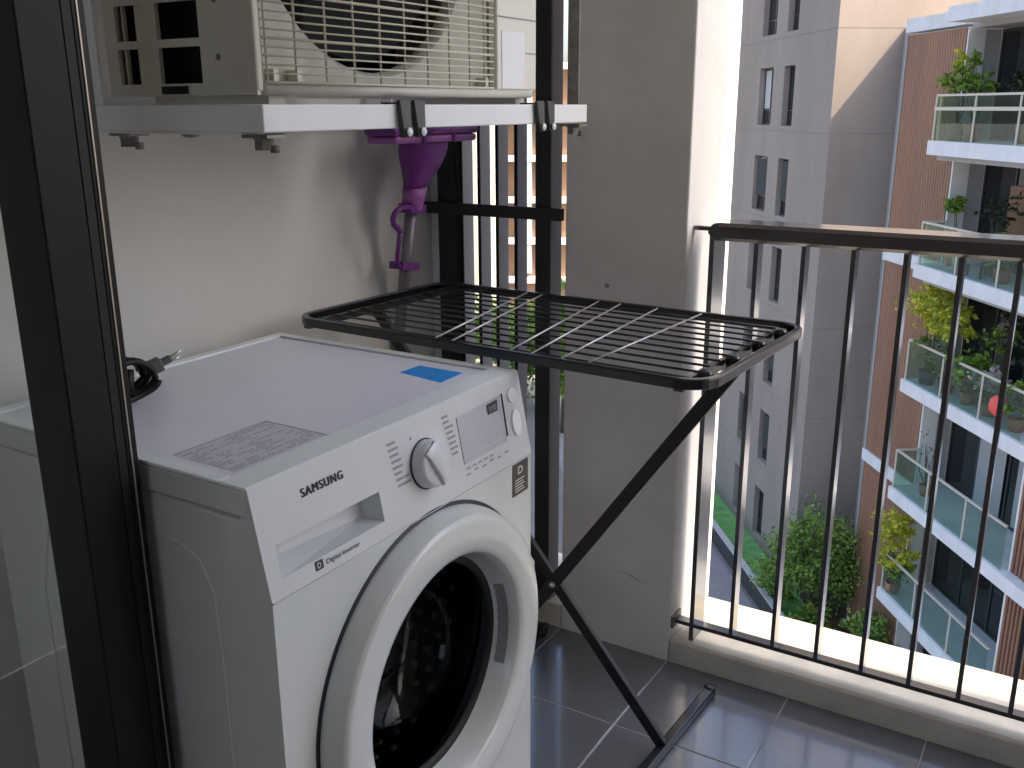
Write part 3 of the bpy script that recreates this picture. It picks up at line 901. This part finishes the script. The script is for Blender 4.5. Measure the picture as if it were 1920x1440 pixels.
for a in (-HX + .045, HX - .05):
    MB().bar(RK(a, -HY + .012, RZ - .006), RK(a, HY - .012, RZ - .006), .009, .009).build('end_bar', M['rack'], rk)
for k_ in range(11):
    c_ = -HY + .036 + k_ * (2 * HY - .072) / 10
    MB().tube([RK(-HX + .042, c_, RZ - .001), RK(HX - .046, c_, RZ - .001)], .0022, 6).build('wire', M['rack'], rk)
silver = mat('galvanised_wire', (.52, .50, .53), .3, metal=.4)
for a, a2 in ((-.086, -.187), (-.048, -.147), (.076, -.006), (.119, .046), (.177, .131), (.227, .228)):
    MB().tube([RK(a, -HY + .010, RZ + .0035), RK(a2, HY - .010, RZ + .0035)], .0017, 6).build('cross_wire', silver, rk)
for c_ in (-.175, -.06, .06, .17):
    MB().box(-.016, .016, -.013, .013, 0, .014)
    kn = MB().lathe([(0, .006), (.010, .005), (.013, -.001), (.012, -.014), (0, -.014)], RK(HX - .032, c_, RZ + .001), ex_, ey, ez_, 14)
    kn.build('end_cap', M['rack'], rk)
LY = .862
MB().bar((.722, LY + .008, .016), (.018, LY + .008, .852), .024, .013, (0, 1, 0)).build('leg', M['rackleg'], rk, bevel=.002)
MB().bar((.258, LY - .008, .016), (.838, LY - .008, .846), .026, .013, (0, 1, 0)).build('leg', M['rackleg'], rk, bevel=.002)
MB().lathe([(.0, .006), (.006, .005), (.007, 0)], (.474, LY - .0146, .322), (1, 0, 0), (0, 0, 1), (0, -1, 0), 12).build('rivet', M['steel'], rk)
for (x_, dx) in ((.723, .012), (.258, .0)):
    MB().bar((x_ - dx, .60, .0115), (x_ + dx, 1.11, .0115), .022, .020).build('foot_bar', M['rack'], rk, bevel=.004)
    MB().lathe([(0, .0), (.013, .0), (.0135, .022), (.008, .0245), (0, .0247)], (x_ + dx, 1.108, 0), ex_, ey, ez_, 14).build('foot_cap', M['rack'], rk)
for (x_, z_) in ((.036, .8575), (.832, .8575)):
    MB().bar(RK(x_ - RC.x, -HY + .016, z_), RK(x_ - RC.x, HY - .016, z_), .016, .010).build('brace_bar', M['rack'], rk)

# ================================================================== RAILING
rl = thing('balcony_railing', 'dark metal balcony railing with flat handrail and thin upright bars', 'railing', (1.9, 1.24, .058))
hp = []
xs0 = .640
hr = MB()
prof = [(1.206, 1.003), (1.285, 1.003), (1.292, 1.010), (1.292, 1.033), (1.285, 1.040), (1.206, 1.040), (1.199, 1.033), (1.199, 1.010)]
hr.prism(prof, 'x', .662, 3.3)
for q in range(5):
    t0, t1 = math.radians(90 + 18 * q), math.radians(90 + 18 * (q + 1))
    p0 = (.662 + .022 * math.cos(t0), 1.018 + .022 * math.sin(t0)); p1 = (.662 + .022 * math.cos(t1), 1.018 + .022 * math.sin(t1))
    i0_ = (.662, 1.003)
    hr.prism([p0, p1, (.654, 1.003), (.662, 1.003)] if q == 4 else [p0, p1, (.662, 1.003)], 'y', 1.203, 1.288)
hr.build('handrail', M['rail'], rl)
MB().box(.642, .653, 1.209, 1.281, .0575, 1.012).build('end_post', M['bar'], rl, bevel=.001)
MB().box(.602, .6418, 1.222, 1.236, 1.020, 1.029).build('wall_tie', M['rail'], rl)
MB().box(.602, 3.3, 1.2125, 1.236, .092, .102).build('bottom_bar', M['rail'], rl)
MB().box(.60, .606, 1.20, 1.25, .083, .112).build('wall_plate', M['bolt'], rl)
kx = .742
first = None
while kx < 3.25:
    if first is None:
        bo = MB().box(kx - .0045, kx + .0045, 1.2105, 1.243, .1022, 1.0028)
        first = bo.build('bar', M['bar'], rl)
        f0 = kx
    else:
        c_ = first.copy(); C.objects.link(c_); c_.parent = rl; c_.location = (kx - f0, 0, 0)
    kx += .0962

# ================================================================== LOUVRED WINDOW
gr = thing('louvred_window', 'tall black framed window opening with grey vertical louvre fins', 'window', (.13, 1.2, .063))
ZT = ZC - .001
MB().box(-.042, .012, Y1, 1.243, .064, ZT).build('post', M['grille'], gr, bevel=.002)
MB().box(.231, .267, Y1, 1.243, .064, ZT).build('post', M['grille'], gr, bevel=.002)
MB().box(-.074, .3075, 1.172, 1.1895, 1.026, 1.053).build('cross_rail', M['grille'], gr, bevel=.0015)
MB().box(.0122, .2308, Y1 + .004, 1.238, .064, .105).build('bottom_rail', M['grille'], gr)
for x_ in (.026, .0765, .1265, .178):
    fn = MB().box(x_ - .0035, x_ + .0025, 1.196, 1.240, .1052, ZT)
    f_ = fn.build('fin', M['fin'], gr)
    MB().box(x_ - .0045, x_ + .0035, 1.1935, 1.1958, .1052, ZT).build('fin_shaded_edge', M['alubl'], f_)  # black strip paints the shade on the inward facing edge
MB().box(.2672, .271, 1.196, 1.244, .064, ZT).build('post_lit_face', mat('lit_face_mauve_grey', (.22, .19, .19), .6), gr)  # lighter sheet paints the lit side face of the right post
MB().box(XB, -.0425, 1.215, 1.30, .064, ZT).build('skylit_reveal', mat('skylit_reveal_white', (.74, .76, .8), .6), gr)  # wall reveal with its bluish skylight put into the colour

dh = thing('drain_hose', 'black drain hose end lying on the tiles behind the washing machine', 'hose', (.27, 1.12, 0))
MB().tube([(.12, .98, .018), (.20, 1.06, .018), (.265, 1.125, .02), (.295, 1.135, .026), (.30, 1.115, .02), (.27, 1.09, .014)], .012, 10).build('hose_pipe', M['rubber'], dh)

# ================================================================== OUTSIDE
TH = 0.651
CB = Vector((-2.558, 24.919, 0.0))
DU = Vector((-math.sin(TH), math.cos(TH), 0)); NV = Vector((-math.cos(TH), -math.sin(TH), 0))
RZB = math.atan2(DU.y, DU.x)
GZ = -14.6
def W(u, v, z): return CB + DU * u + NV * v + Vector((0, 0, z))
def wthing(name, label, cat, u=0, v=0, group=None):
    p = W(u, v, GZ)
    return thing(name, label, cat, tuple(p), RZB, group)
class LB(MB):
    """builder in the far buildings' own axes (u away, v towards the left, z world)"""
    def build(s, name, m, parent=None, **k):
        s.v = [tuple(W(*p)) for p in s.v]
        return MB.build(s, name, m, parent, **k)

struct(MB().box(-900, 900, -300, 1500, GZ - 1, GZ).build('ground', M['ground']))
lw = LB()
lw.quad((1.0, .0, GZ + .03), (60, .0, GZ + .03), (60, 1.42, GZ + .03), (1.0, 1.42, GZ + .03))
lw.quad((.5, -9, GZ + .025), (5.74, -9, GZ + .025), (5.74, -.0, GZ + .025), (.5, -.0, GZ + .025))
struct(lw.build('lawn', M['lawn']))
pa = LB(); pa.quad((-25, 1.75, GZ + .02), (60, 1.75, GZ + .02), (60, 6.2, GZ + .02), (-25, 6.2, GZ + .02))
struct(pa.build('footpath', M['path']))
gwl = wthing('garden_wall', 'low dark garden wall with pale coping beside the lawn', 'wall', 5, 1.5)
LB().box(-6, 60, 1.43, 1.60, GZ - .1, GZ + .62).build('wall_face', M['hedgewall'], gwl)
LB().box(-6, 60, 1.41, 1.62, GZ + .6202, GZ + .68).build('coping', M['coping'], gwl)

# ---- grey building
gb = wthing('grey_building', 'tall grey rendered building with narrow paired windows', 'building', 8, -3)
UC, VC, GTOP = 5.746, -.02, 22.0
rows = [2.57 - 3.0 * k_ for k_ in range(-2, 6)]
cols = [(9.74, 8.80), (12.08, 10.75), (15.6, 14.5)]
WH = 1.93; UEND = 19.0
b = LB()
# front (left) face as a grid with real openings
us = sorted({UC, UEND, *[c for a in cols for c in a]})
zs = sorted({GZ, GTOP, *[z for r_ in rows for z in (r_, r_ - WH)]})
for i in range(len(us) - 1):
    for j in range(len(zs) - 1):
        um, zm = (us[i] + us[i + 1]) / 2, (zs[j] + zs[j + 1]) / 2
        if any(c[1] < um < c[0] for c in cols) and any(r_ - WH < zm < r_ for r_ in rows): continue
        b.box(us[i], us[i + 1], VC - .28, VC, zs[j], zs[j + 1])
b.build('side_wall', M['gbuild'], gb)
LB().box(UC, UC + .3, -14, VC - .2802, GZ, GTOP).build('end_wall', M['gbuild'], gb)
LB().box(UC + .3002, UEND, -14, VC - 2.2, GZ, GTOP - .3).build('core', M['gbuild2'], gb)
jl = LB()
for z_ in (3.47, .47, -2.53, -5.53, -8.53, -11.53, 6.47):
    jl.box(UC - .004, UC - .0005, -12, VC - .01, z_ - .007, z_ + .007)
    jl.box(UC + .02, UEND, VC + .0005, VC + .004, z_ - .007, z_ + .007)
jl.build('render_joint', mat('joint_sealant', (.19, .17, .165), .9), gb)
rng = random.Random(11)
for ci, (ua, ub) in enumerate(cols):
    for ri, zt_ in enumerate(rows):
        z0 = zt_ - WH
        vf = VC - .20
        f = LB()
        f.box(ub, ua, vf - .05, vf, z0, z0 + .06).box(ub, ua, vf - .05, vf, zt_ - .06, zt_)
        f.box(ub, ub + .05, vf - .05, vf, z0 + .06, zt_ - .06).box(ua - .05, ua, vf - .05, vf, z0 + .06, zt_ - .06)
        um = (ua + ub) / 2
        f.box(um - .03, um + .03, vf - .049, vf + .001, z0 + .06, zt_ - .06)
        f.box(ub + .05, um - .03, vf - .048, vf, z0 + .48, z0 + .53).box(um + .03, ua - .05, vf - .048, vf, z0 + .48, z0 + .53)
        wf = f.build('window', M['winframe'], gb)
        LB().box(ub + .05, ua - .05, vf - .035, vf - .025, z0 + .06, zt_ - .06).build('pane', M['winpane'], wf)
        if rng.random() < .45:
            LB().box(um + .04 if ci else ub + .06, (ua - .06) if ci else um - .04, vf - .0245, vf - .0205, z0 + .56, zt_ - .08).build('curtain', M['blind'], wf)
        if ci < 2 and ri in (3, 5, 6):
            s_ = LB()
            a = math.radians(35); L_ = um - ub - .05
            p0 = (ub + .06, vf + .004); p1 = (ub + .06 + L_ * math.cos(a), vf + .004 + L_ * math.sin(a))
            s_.hexa([(p0[0], p0[1], z0 + .56), (p1[0], p1[1], z0 + .56), (p1[0] + .02, p1[1] - .03, z0 + .56), (p0[0] + .02, p0[1] - .03, z0 + .56),
                     (p0[0], p0[1], zt_ - .08), (p1[0], p1[1], zt_ - .08), (p1[0] + .02, p1[1] - .03, zt_ - .08), (p0[0] + .02, p0[1] - .03, zt_ - .08)])
            s_.build('open_sash', M['winframe'], wf)

# ---- wood clad apartment block
wb = wthing('wood_clad_building', 'brown timber clad apartment block with white balcony slabs', 'building', 0, -3)
SL = [3.463 - 3 * k_ for k_ in range(6)]          # slab tops, the first is the roof
VW, UL, UR = -.70, 2.85, .05
BV = -1.55                                          # glazing plane
w_ = LB()
w_.box(UR, UL, -1.1, VW - .03, GZ, 3.06)
w_.build('end_block', M['slab'], wb)
cl = LB(); u_ = UR
seg_z = [(3.05, -2.52), (-2.90, -8.52), (-8.90, GZ)]
for (zt_, zb_) in seg_z:
    u_ = UR
    while u_ < UL - .02:
        u1 = min(u_ + .1245, UL)
        cl.box(u_ + .013, u1 - .013, VW - .0298, VW, zb_, zt_)
        u_ = u1
cl.build('timber_cladding', M['wood'], wb)
LB().box(UL, UL + .06, -1.1, VW + .02, GZ, 3.06).build('corner_trim', M['soffit'], wb)
for z_ in (3.463, -2.537, -8.537):
    LB().box(UR, UL + .08, -1.1, VW + .05, z_ - .345, z_ + (.0 if z_ > 0 else 0)).build('floor_band', M['slab'], wb)
# roof slab overhang
LB().box(-12, -.3, -4, .02, 3.13, 3.463).build('roof_slab', M['slab'], wb)
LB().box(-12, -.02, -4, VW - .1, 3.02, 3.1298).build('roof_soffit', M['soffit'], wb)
# set back top storey, and an added unseen block that throws the slanting shadow
up_ = LB().box(-12, 1.9, -9, -2.3, 3.47, 6.6)
up_.build('top_storey', M['cream'], wb)
LB().box(.55, .75, -2.29, -2.1, 3.47, 5.6).build('roof_post', M['winframe'], wb)
LB().box(-.5, -.1, -2.2, -1.9, 3.4632, 4.3).build('roof_vent', M['pillarw'], wb)
LB().box(2.95, UC - .006, -9, -2.06, GZ, 3.463).build('shadow_block', M['soffit'], wb)
LB().box(-12, UR - .01, -9, BV - 3.0, GZ, 3.0).build('core_wall', M['gwall'], wb)
for k_ in range(1, 6):
    z_ = SL[k_]; zb_ = SL[k_ - 1] - .333
    LB().box(-12, 0.0, -4.4, 0.0, z_ - .333, z_).build('balcony_slab', M['slab'], wb)
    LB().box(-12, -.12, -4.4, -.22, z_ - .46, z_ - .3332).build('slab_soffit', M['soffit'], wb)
for k_ in range(1, 7):
    z_ = SL[k_] if k_ < 6 else GZ; zb_ = SL[k_ - 1] - .46
    LB().box(-.02, .045, -1.15, VW - .02, z_, zb_).build('pilaster', M['pillarw'], wb)
    LB().box(.0, .045, BV, -1.152, z_, zb_).build('return_wall', M['gwall'], wb)
    # glazing: frame and panes
    f = LB()
    ulist = [-.03, -1.3, -2.6, -3.9, -5.2, -6.5, -8.0]
    for a in ulist: f.box(a - .05, a, BV - .06, BV, z_, zb_)
    f.box(-8.0, -.03, BV - .06, BV - .001, zb_ - .09, zb_).box(-8.0, -.03, BV - .06, BV - .001, z_, z_ + .07)
    gf = f.build('glazing_frame', M['winframe'], wb)
    LB().box(-8.0, -.03, BV - .045, BV - .030, z_ + .07, zb_ - .09).build('glazing', M['dglass'], gf)
# curtains and brown panels behind the rails
for (k_, a, c_, h0, h1, mt, nm) in ((1, -1.9, -3.2, .9, 2.3, 'blind', 'curtain'), (1, -1.8, -5.0, .05, 1.0, 'brownf', 'timber_panel'), (2, -1.2, -4.6, .7, 2.0, 'brownf', 'timber_panel'),
                                   (4, -1.4, -2.5, .1, 2.3, 'gwall', 'curtain'), (4, -3.0, -3.8, .1, 2.3, 'gwall', 'curtain')):
    LB().box(a, c_, BV + .004, BV + .02, SL[k_] + h0, SL[k_] + h1).build(nm, M[mt], wb)
# slatted screens at the right end of the lower floors
for (zt_, zb_) in ((-5.87, -8.53), (-8.87, -11.53), (-11.87, GZ)):
    LB().box(-8.0, -5.02, -.40, -.35, zb_, zt_).build('slat_screen_back', M['wood'], wb)
    s_ = LB(); u_ = -5.02
    while u_ > -8.0:
        s_.box(u_ - .075, u_, -.3498, -.27, zb_, zt_); u_ -= .135
    s_.build('slat_screen', M['slat'], wb)
    LB().box(-5.02, -4.96, -.41, -.26, zb_, zt_).build('screen_edge', M['pillarw'], wb)
# balcony balustrades: glass with a thin pale rail
for k_ in range(1, 6):
    z_ = SL[k_]
    ue = -8.0 if k_ < 3 else -4.94
    g_ = LB()
    g_.box(ue, -.08, -.105, -.09, z_ + .002, z_ + 1.02)
    g_.box(-.095, -.08, VW + .01, -.106, z_ + .002, z_ + 1.02)
    bal = g_.build('glass_balustrade', M['balglass'], wb)
    r_ = LB()
    r_.box(ue, -.06, -.125, -.07, z_ + 1.0202, z_ + 1.07)
    r_.box(-.115, -.06, VW + .01, -.1252, z_ + 1.0202, z_ + 1.07)
    if k_ == 1:
        r_.box(ue, -.06, -.075, -.045, z_ + .70, z_ + .78)
    for a in (-.085, -1.75, -3.4, -5.05):
        if a > ue: r_.box(a - .02, a + .02, -.088, -.06, z_ + .002, z_ + 1.02)
    r_.build('rail', M['railw'], bal)

# ---- balcony plants
def plant(name, label, cat, u, v, z, pot, crowns, stems=3, seed=0, potm='pot', group='potted plants on the opposite balconies'):
    p = W(u, v, z)
    t = thing(name, label, cat, tuple(p), 0, group)
    rp, hpz = pot
    MB().lathe([(0, .0), (rp * .7, .0), (rp, hpz), (rp * .88, hpz), (rp * .86, hpz * .9), (0, hpz * .9)], p, ex_, ey, ez_, 20).build('pot', M[potm], t)
    rng = random.Random(seed)
    st = MB()
    for (du, dv, dz, ru, rz_, mt, nc, nl, sz) in crowns:
        c = p + DU * du + NV * dv + Vector((0, 0, dz))
        for q in range(stems):
            e = c + Vector((rng.gauss(0, .5) * ru * .5, rng.gauss(0, .5) * ru * .5, rng.uniform(-.3, .3) * rz_))
            m_ = p.lerp(e, .5) + Vector((rng.gauss(0, .05), rng.gauss(0, .05), 0))
            st.tube([p + Vector((0, 0, hpz * .85)), m_, e], [.018, .013, .006], 5)
        crown(c, (ru, ru, rz_), int(nc * 1.5), int(nl * 1.35), sz * .74, seed + int(dz * 100)).build('foliage', M[mt], t)
    st.build('stem', M['bark'], t)
    return t
plant('potted_shrub', 'green shrub with yellow shoots at the corner of the top balcony', 'plant', -.45, -.42, SL[1], (.22, .42),
      [(0, 0, 1.35, .34, .36, 'leafg', 14, 26, .14), (.05, 0, 1.85, .17, .30, 'leafy', 7, 16, .13)], 3, 21)
plant('potted_shrub', 'bushy green shrub behind the rail of the top balcony beside the pilaster', 'plant', -1.15, -.42, SL[1], (.22, .42),
      [(0, 0, 1.30, .36, .28, 'leafg', 14, 26, .14), (.25, 0, 1.75, .14, .26, 'leafg', 6, 16, .13)], 3, 22)
plant('potted_shrub', 'dark leafed shrub against the window of the top balcony', 'plant', -2.55, -.8, SL[1], (.22, .42),
      [(0, 0, 1.4, .36, .55, 'leafd', 16, 26, .16)], 3, 23)
plant('potted_shrub', 'small bright green plant beside the pilaster one floor below the top balcony', 'plant', -.45, -.7, SL[2], (.15, .3),
      [(0, 0, 1.50, .25, .2, 'leafg', 9, 22, .15)], 3, 24)
plant('potted_shrub', 'dark wispy plant behind the second balcony rail', 'plant', -1.9, -.9, SL[2], (.2, .4),
      [(0, 0, 1.35, .40, .38, 'leafd', 10, 14, .16)], 4, 25)
plant('potted_shrub', 'olive green shrub behind the second balcony glass near the right bars', 'plant', -2.9, -.5, SL[2], (.2, .35),
      [(0, 0, .65, .35, .4, 'leafg', 14, 24, .14)], 3, 26)
plant('potted_tree', 'tall yellow leafed tree at the corner of the third balcony', 'tree', -.55, -.40, SL[3], (.25, .35),
      [(.15, 0, 2.0, .52, .62, 'leafy', 26, 26, .17), (.1, 0, .9, .35, .4, 'leafg', 12, 22, .14)], 4, 27, 'dpot')
plant('potted_tree', 'second yellow green tree between two bars on the third balcony', 'tree', -1.35, -.45, SL[3], (.22, .35),
      [(0, 0, 1.75, .42, .48, 'leafy', 20, 26, .17), (0, 0, .7, .35, .4, 'leafg', 10, 20, .16)], 4, 28, 'dpot')
plant('potted_palm', 'green palm like plant low behind the third balcony glass', 'plant', -2.3, -.45, SL[3], (.2, .3),
      [(0, 0, .75, .42, .42, 'leafg', 16, 22, .24), (.25, 0, .45, .2, .2, 'leafy', 8, 16, .14)], 3, 29)
plant('potted_flower', 'pale flowering plant low behind the third balcony glass', 'plant', -3.2, -.45, SL[3], (.2, .3),
      [(0, 0, .80, .34, .34, 'flower', 14, 20, .11), (0, 0, .6, .34, .3, 'leafg', 10, 18, .14)], 3, 30)
plant('potted_shrub', 'green shrub in the dark doorway of the third balcony', 'plant', -2.3, -1.1, SL[3], (.2, .35),
      [(0, 0, 1.6, .32, .45, 'leafg', 10, 20, .15)], 3, 31)
plant('potted_shrub', 'green plant beside the red lantern on the third balcony', 'plant', -4.3, -.4, SL[3], (.2, .3),
      [(0, 0, .75, .36, .36, 'leafg', 14, 22, .15)], 3, 32)
plant('potted_shrub', 'bare thin twig plant on the fourth balcony', 'plant', -.75, -.6, SL[4], (.16, .3),
      [(0, 0, 1.35, .30, .5, 'leafd', 5, 5, .09)], 6, 33)
plant('potted_tree', 'bright yellow green tree on the lowest visible balcony', 'tree', -.35, -.25, SL[5], (.22, .3),
      [(.12, .05, 1.95, .42, .34, 'leafy', 22, 26, .17), (-.12, .0, 1.15, .40, .50, 'leafy', 18, 24, .17), (-.2, 0, .7, .32, .35, 'leafg', 10, 20, .15)], 4, 34)
# lantern, parasol
t = thing('paper_lantern', 'round coral red lantern on the third balcony', 'lantern', tuple(W(-3.95, -.2, SL[3] + .1)))
c_ = W(-3.95, -.2, SL[3] + .48)
MB().lathe([(.0, -.24), (.12, -.22), (.21, -.12), (.23, 0), (.21, .12), (.12, .22), (0, .24)], c_, ex_, ey, ez_, 24).build('shade', M['red'], t)
MB().tube([c_ - Vector((0, 0, .48)), c_ - Vector((0, 0, .22))], .02, 8).build('stand', M['railw'], t)
t = thing('garden_table', 'round cream topped table behind the second balcony glass', 'table', tuple(W(-.85, -.55, SL[2])))
c_ = W(-.85, -.55, SL[2])
MB().lathe([(0, .70), (.30, .69), (.42, .72), (.43, .78), (0, .79)], c_, ex_, ey, ez_, 28).build('table_top', M['cushion'], t)
MB().lathe([(0, 0), (.22, 0), (.22, .03), (.04, .05), (.04, .70)], c_, ex_, ey, ez_, 16).build('pedestal', M['railw'], t)
t = thing('balcony_chair', 'dark grey armchair behind the second balcony glass', 'chair', tuple(W(-2.1, -.5, SL[2])), RZB)
a = LB().box(-2.4, -1.8, -.8, -.3, SL[2] + .28, SL[2] + .42); a.build('seat', M['dpot'], t, bevel=.02)
a = LB().box(-2.4, -1.8, -.9, -.802, SL[2] + .28, SL[2] + .95); a.build('backrest', M['dpot'], t, bevel=.02)
for (uu, vv) in ((-2.37, -.77), (-1.83, -.77), (-2.37, -.33), (-1.83, -.33)):
    LB().box(uu - .025, uu + .025, vv - .025, vv + .025, SL[2], SL[2] + .2798).build('leg', M['dpot'], t)

# ---- trees and bushes on the ground
def tree(name, label, p, h, rad, nc, nl, sz, seed, mt='leaf', cz=.62, group='trees between the buildings'):
    t = thing(name, label, 'tree', tuple(p), 0, group)
    rng = random.Random(seed)
    tr = MB()
    top = vec(p) + Vector((0, 0, h * .8))
    tr.tube([p, vec(p) + Vector((.05, .03, h * .35)), top], [.16 * h / 5, .11 * h / 5, .03 * h / 5], 8)
    for q in range(9):
        z_ = rng.uniform(.25, .7) * h
        a = rng.uniform(0, 2 * PI); L_ = rad[0] * rng.uniform(.6, .95)
        s0 = vec(p) + Vector((0, 0, z_))
        tr.tube([s0, s0 + Vector((math.cos(a) * L_ * .5, math.sin(a) * L_ * .5, L_ * .35)), s0 + Vector((math.cos(a) * L_, math.sin(a) * L_, L_ * .55))], [.05 * h / 5, .035 * h / 5, .012], 6)
    tr.build('trunk', M['bark'], t)
    crown(vec(p) + Vector((0, 0, h * cz)), rad, nc, nl, sz, seed, .34, .45).build('crown', M[mt], t)
    return t
tree('garden_tree', 'dense green tree standing in front of the grey building', W(3.5, .35, GZ), 3.9, (1.15, 1.15, 1.35), 150, 95, .12, 41, cz=.58)
tree('garden_tree', 'darker bushy tree close beside the timber wall', W(3.3, -.75, GZ), 2.9, (.9, .9, 1.15), 90, 80, .12, 42)
tree('garden_tree', 'low green bushy tree at the edge of the lawn', W(4.3, .95, GZ), 1.9, (.6, .6, .8), 60, 75, .11, 43)
b_ = thing('shrub', 'green shrub under the lowest visible balcony', 'shrub', tuple(W(.6, -.35, GZ)))
crown(W(.6, -.35, GZ + 1.1), (.7, .7, 1.0), 40, 55, .16, 44).build('foliage', M['leaf'], b_)
MB().tube([W(.6, -.35, GZ), W(.6, -.35, GZ + 1.0)], [.06, .02], 6).build('stem', M['bark'], b_)
b_ = thing('shrub', 'yellowish low shrub below the railing in front of the dense green tree', 'shrub', tuple(W(2.4, .75, GZ)))
crown(W(2.4, .75, GZ + .55), (.7, .7, .5), 30, 50, .14, 45).build('foliage', M['leafg'], b_)
MB().tube([W(2.4, .75, GZ), W(2.4, .75, GZ + .5)], [.05, .02], 6).build('stem', M['bark'], b_)
bed = LB(); bed.quad((.5, -2.6, GZ + .036), (5.6, -2.6, GZ + .036), (5.6, -.0, GZ + .036), (.5, -.0, GZ + .036))
struct(bed.build('soil_bed', M['soil']))

# ---- far side seen through the louvres
def far(dist, bearing_deg, z):
    a = math.radians(bearing_deg)
    return Vector((CAM.x - math.sin(a) * dist, CAM.y + math.cos(a) * dist, z))
fb = thing('far_apartment_block', 'distant orange brown block with white floor bands behind the louvres', 'building', tuple(far(74, 30, GZ)), math.radians(26))
ROT = math.radians(26)
fx, fy = Vector((math.cos(ROT), math.sin(ROT), 0)), Vector((-math.sin(ROT), math.cos(ROT), 0))
fo_ = far(74, 33.25, 0)
def FB(mb, name, m, parent):
    mb.v = [tuple(fo_ + fx * p[0] + fy * p[1] + Vector((0, 0, p[2]))) for p in mb.v]
    return mb.build(name, m, parent)
FB(MB().box(0, 9, 0, 12, GZ, 4.4), 'walls', M['fbrown'], fb)
for z_ in (4.4, .95, -2.15, -5.2, -8.3, -11.3):
    FB(MB().box(-.15, 9.15, -.8, -.002, z_ - .45, z_), 'floor_band', M['slab'], fb)
for z_ in (-1.7, -4.7, -7.8, 1.4):
    for x_ in (3.3, 5.1, 7.4):
        f_ = FB(MB().box(x_ - .35, x_ + .35, -.06, -.003, z_ - .1, z_ + 1.5), 'window', M['winpane'], fb)
FB(MB().box(3.05, 3.75, -.75, -.01, -11, 4), 'glass_bay', mat('pale_blue_bay', (.42, .47, .52), .3), fb)
cb = thing('cream_apartment_block', 'distant sunlit cream building edge behind the louvres', 'building', tuple(far(60, 35.2, GZ)), ROT)
fo_ = far(60, 33.62, 0)
FB(MB().box(-14, 0, 0, 12, GZ, 24), 'walls', mat('pale_cream_render', (.72, .66, .55), .8, var=.03, vscale=.3), cb)
for k_ in range(5):
    FB(MB().box(-9, -7.5, -.05, -.002, -11 + 3 * k_, -9.2 + 3 * k_), 'window', M['winpane'], cb)
k_ = 0
for (br, ds, h, r_, lb_) in ((31.4, 52, 5.2, 2.0, 'tree seen low through the louvres left of the right post'), (29.6, 50, 5.6, 1.9, 'tree hidden mostly behind the right louvre post'),
                             (28.3, 46, 8.2, 1.6, 'tall yellow green tree seen in the narrow slit beside the pier'), (33.0, 55, 5.0, 1.7, 'tree seen low through the left louvres')):
    k_ += 1
    tree('far_tree', 'distant ' + lb_, far(ds, br, GZ), h, (r_, r_, h * .42), 60, 50, .32, 60 + k_, 'leafg' if k_ == 3 else 'leaf', group='far trees behind the louvres')
# cross walls of our own block below and beside the balcony are out of view
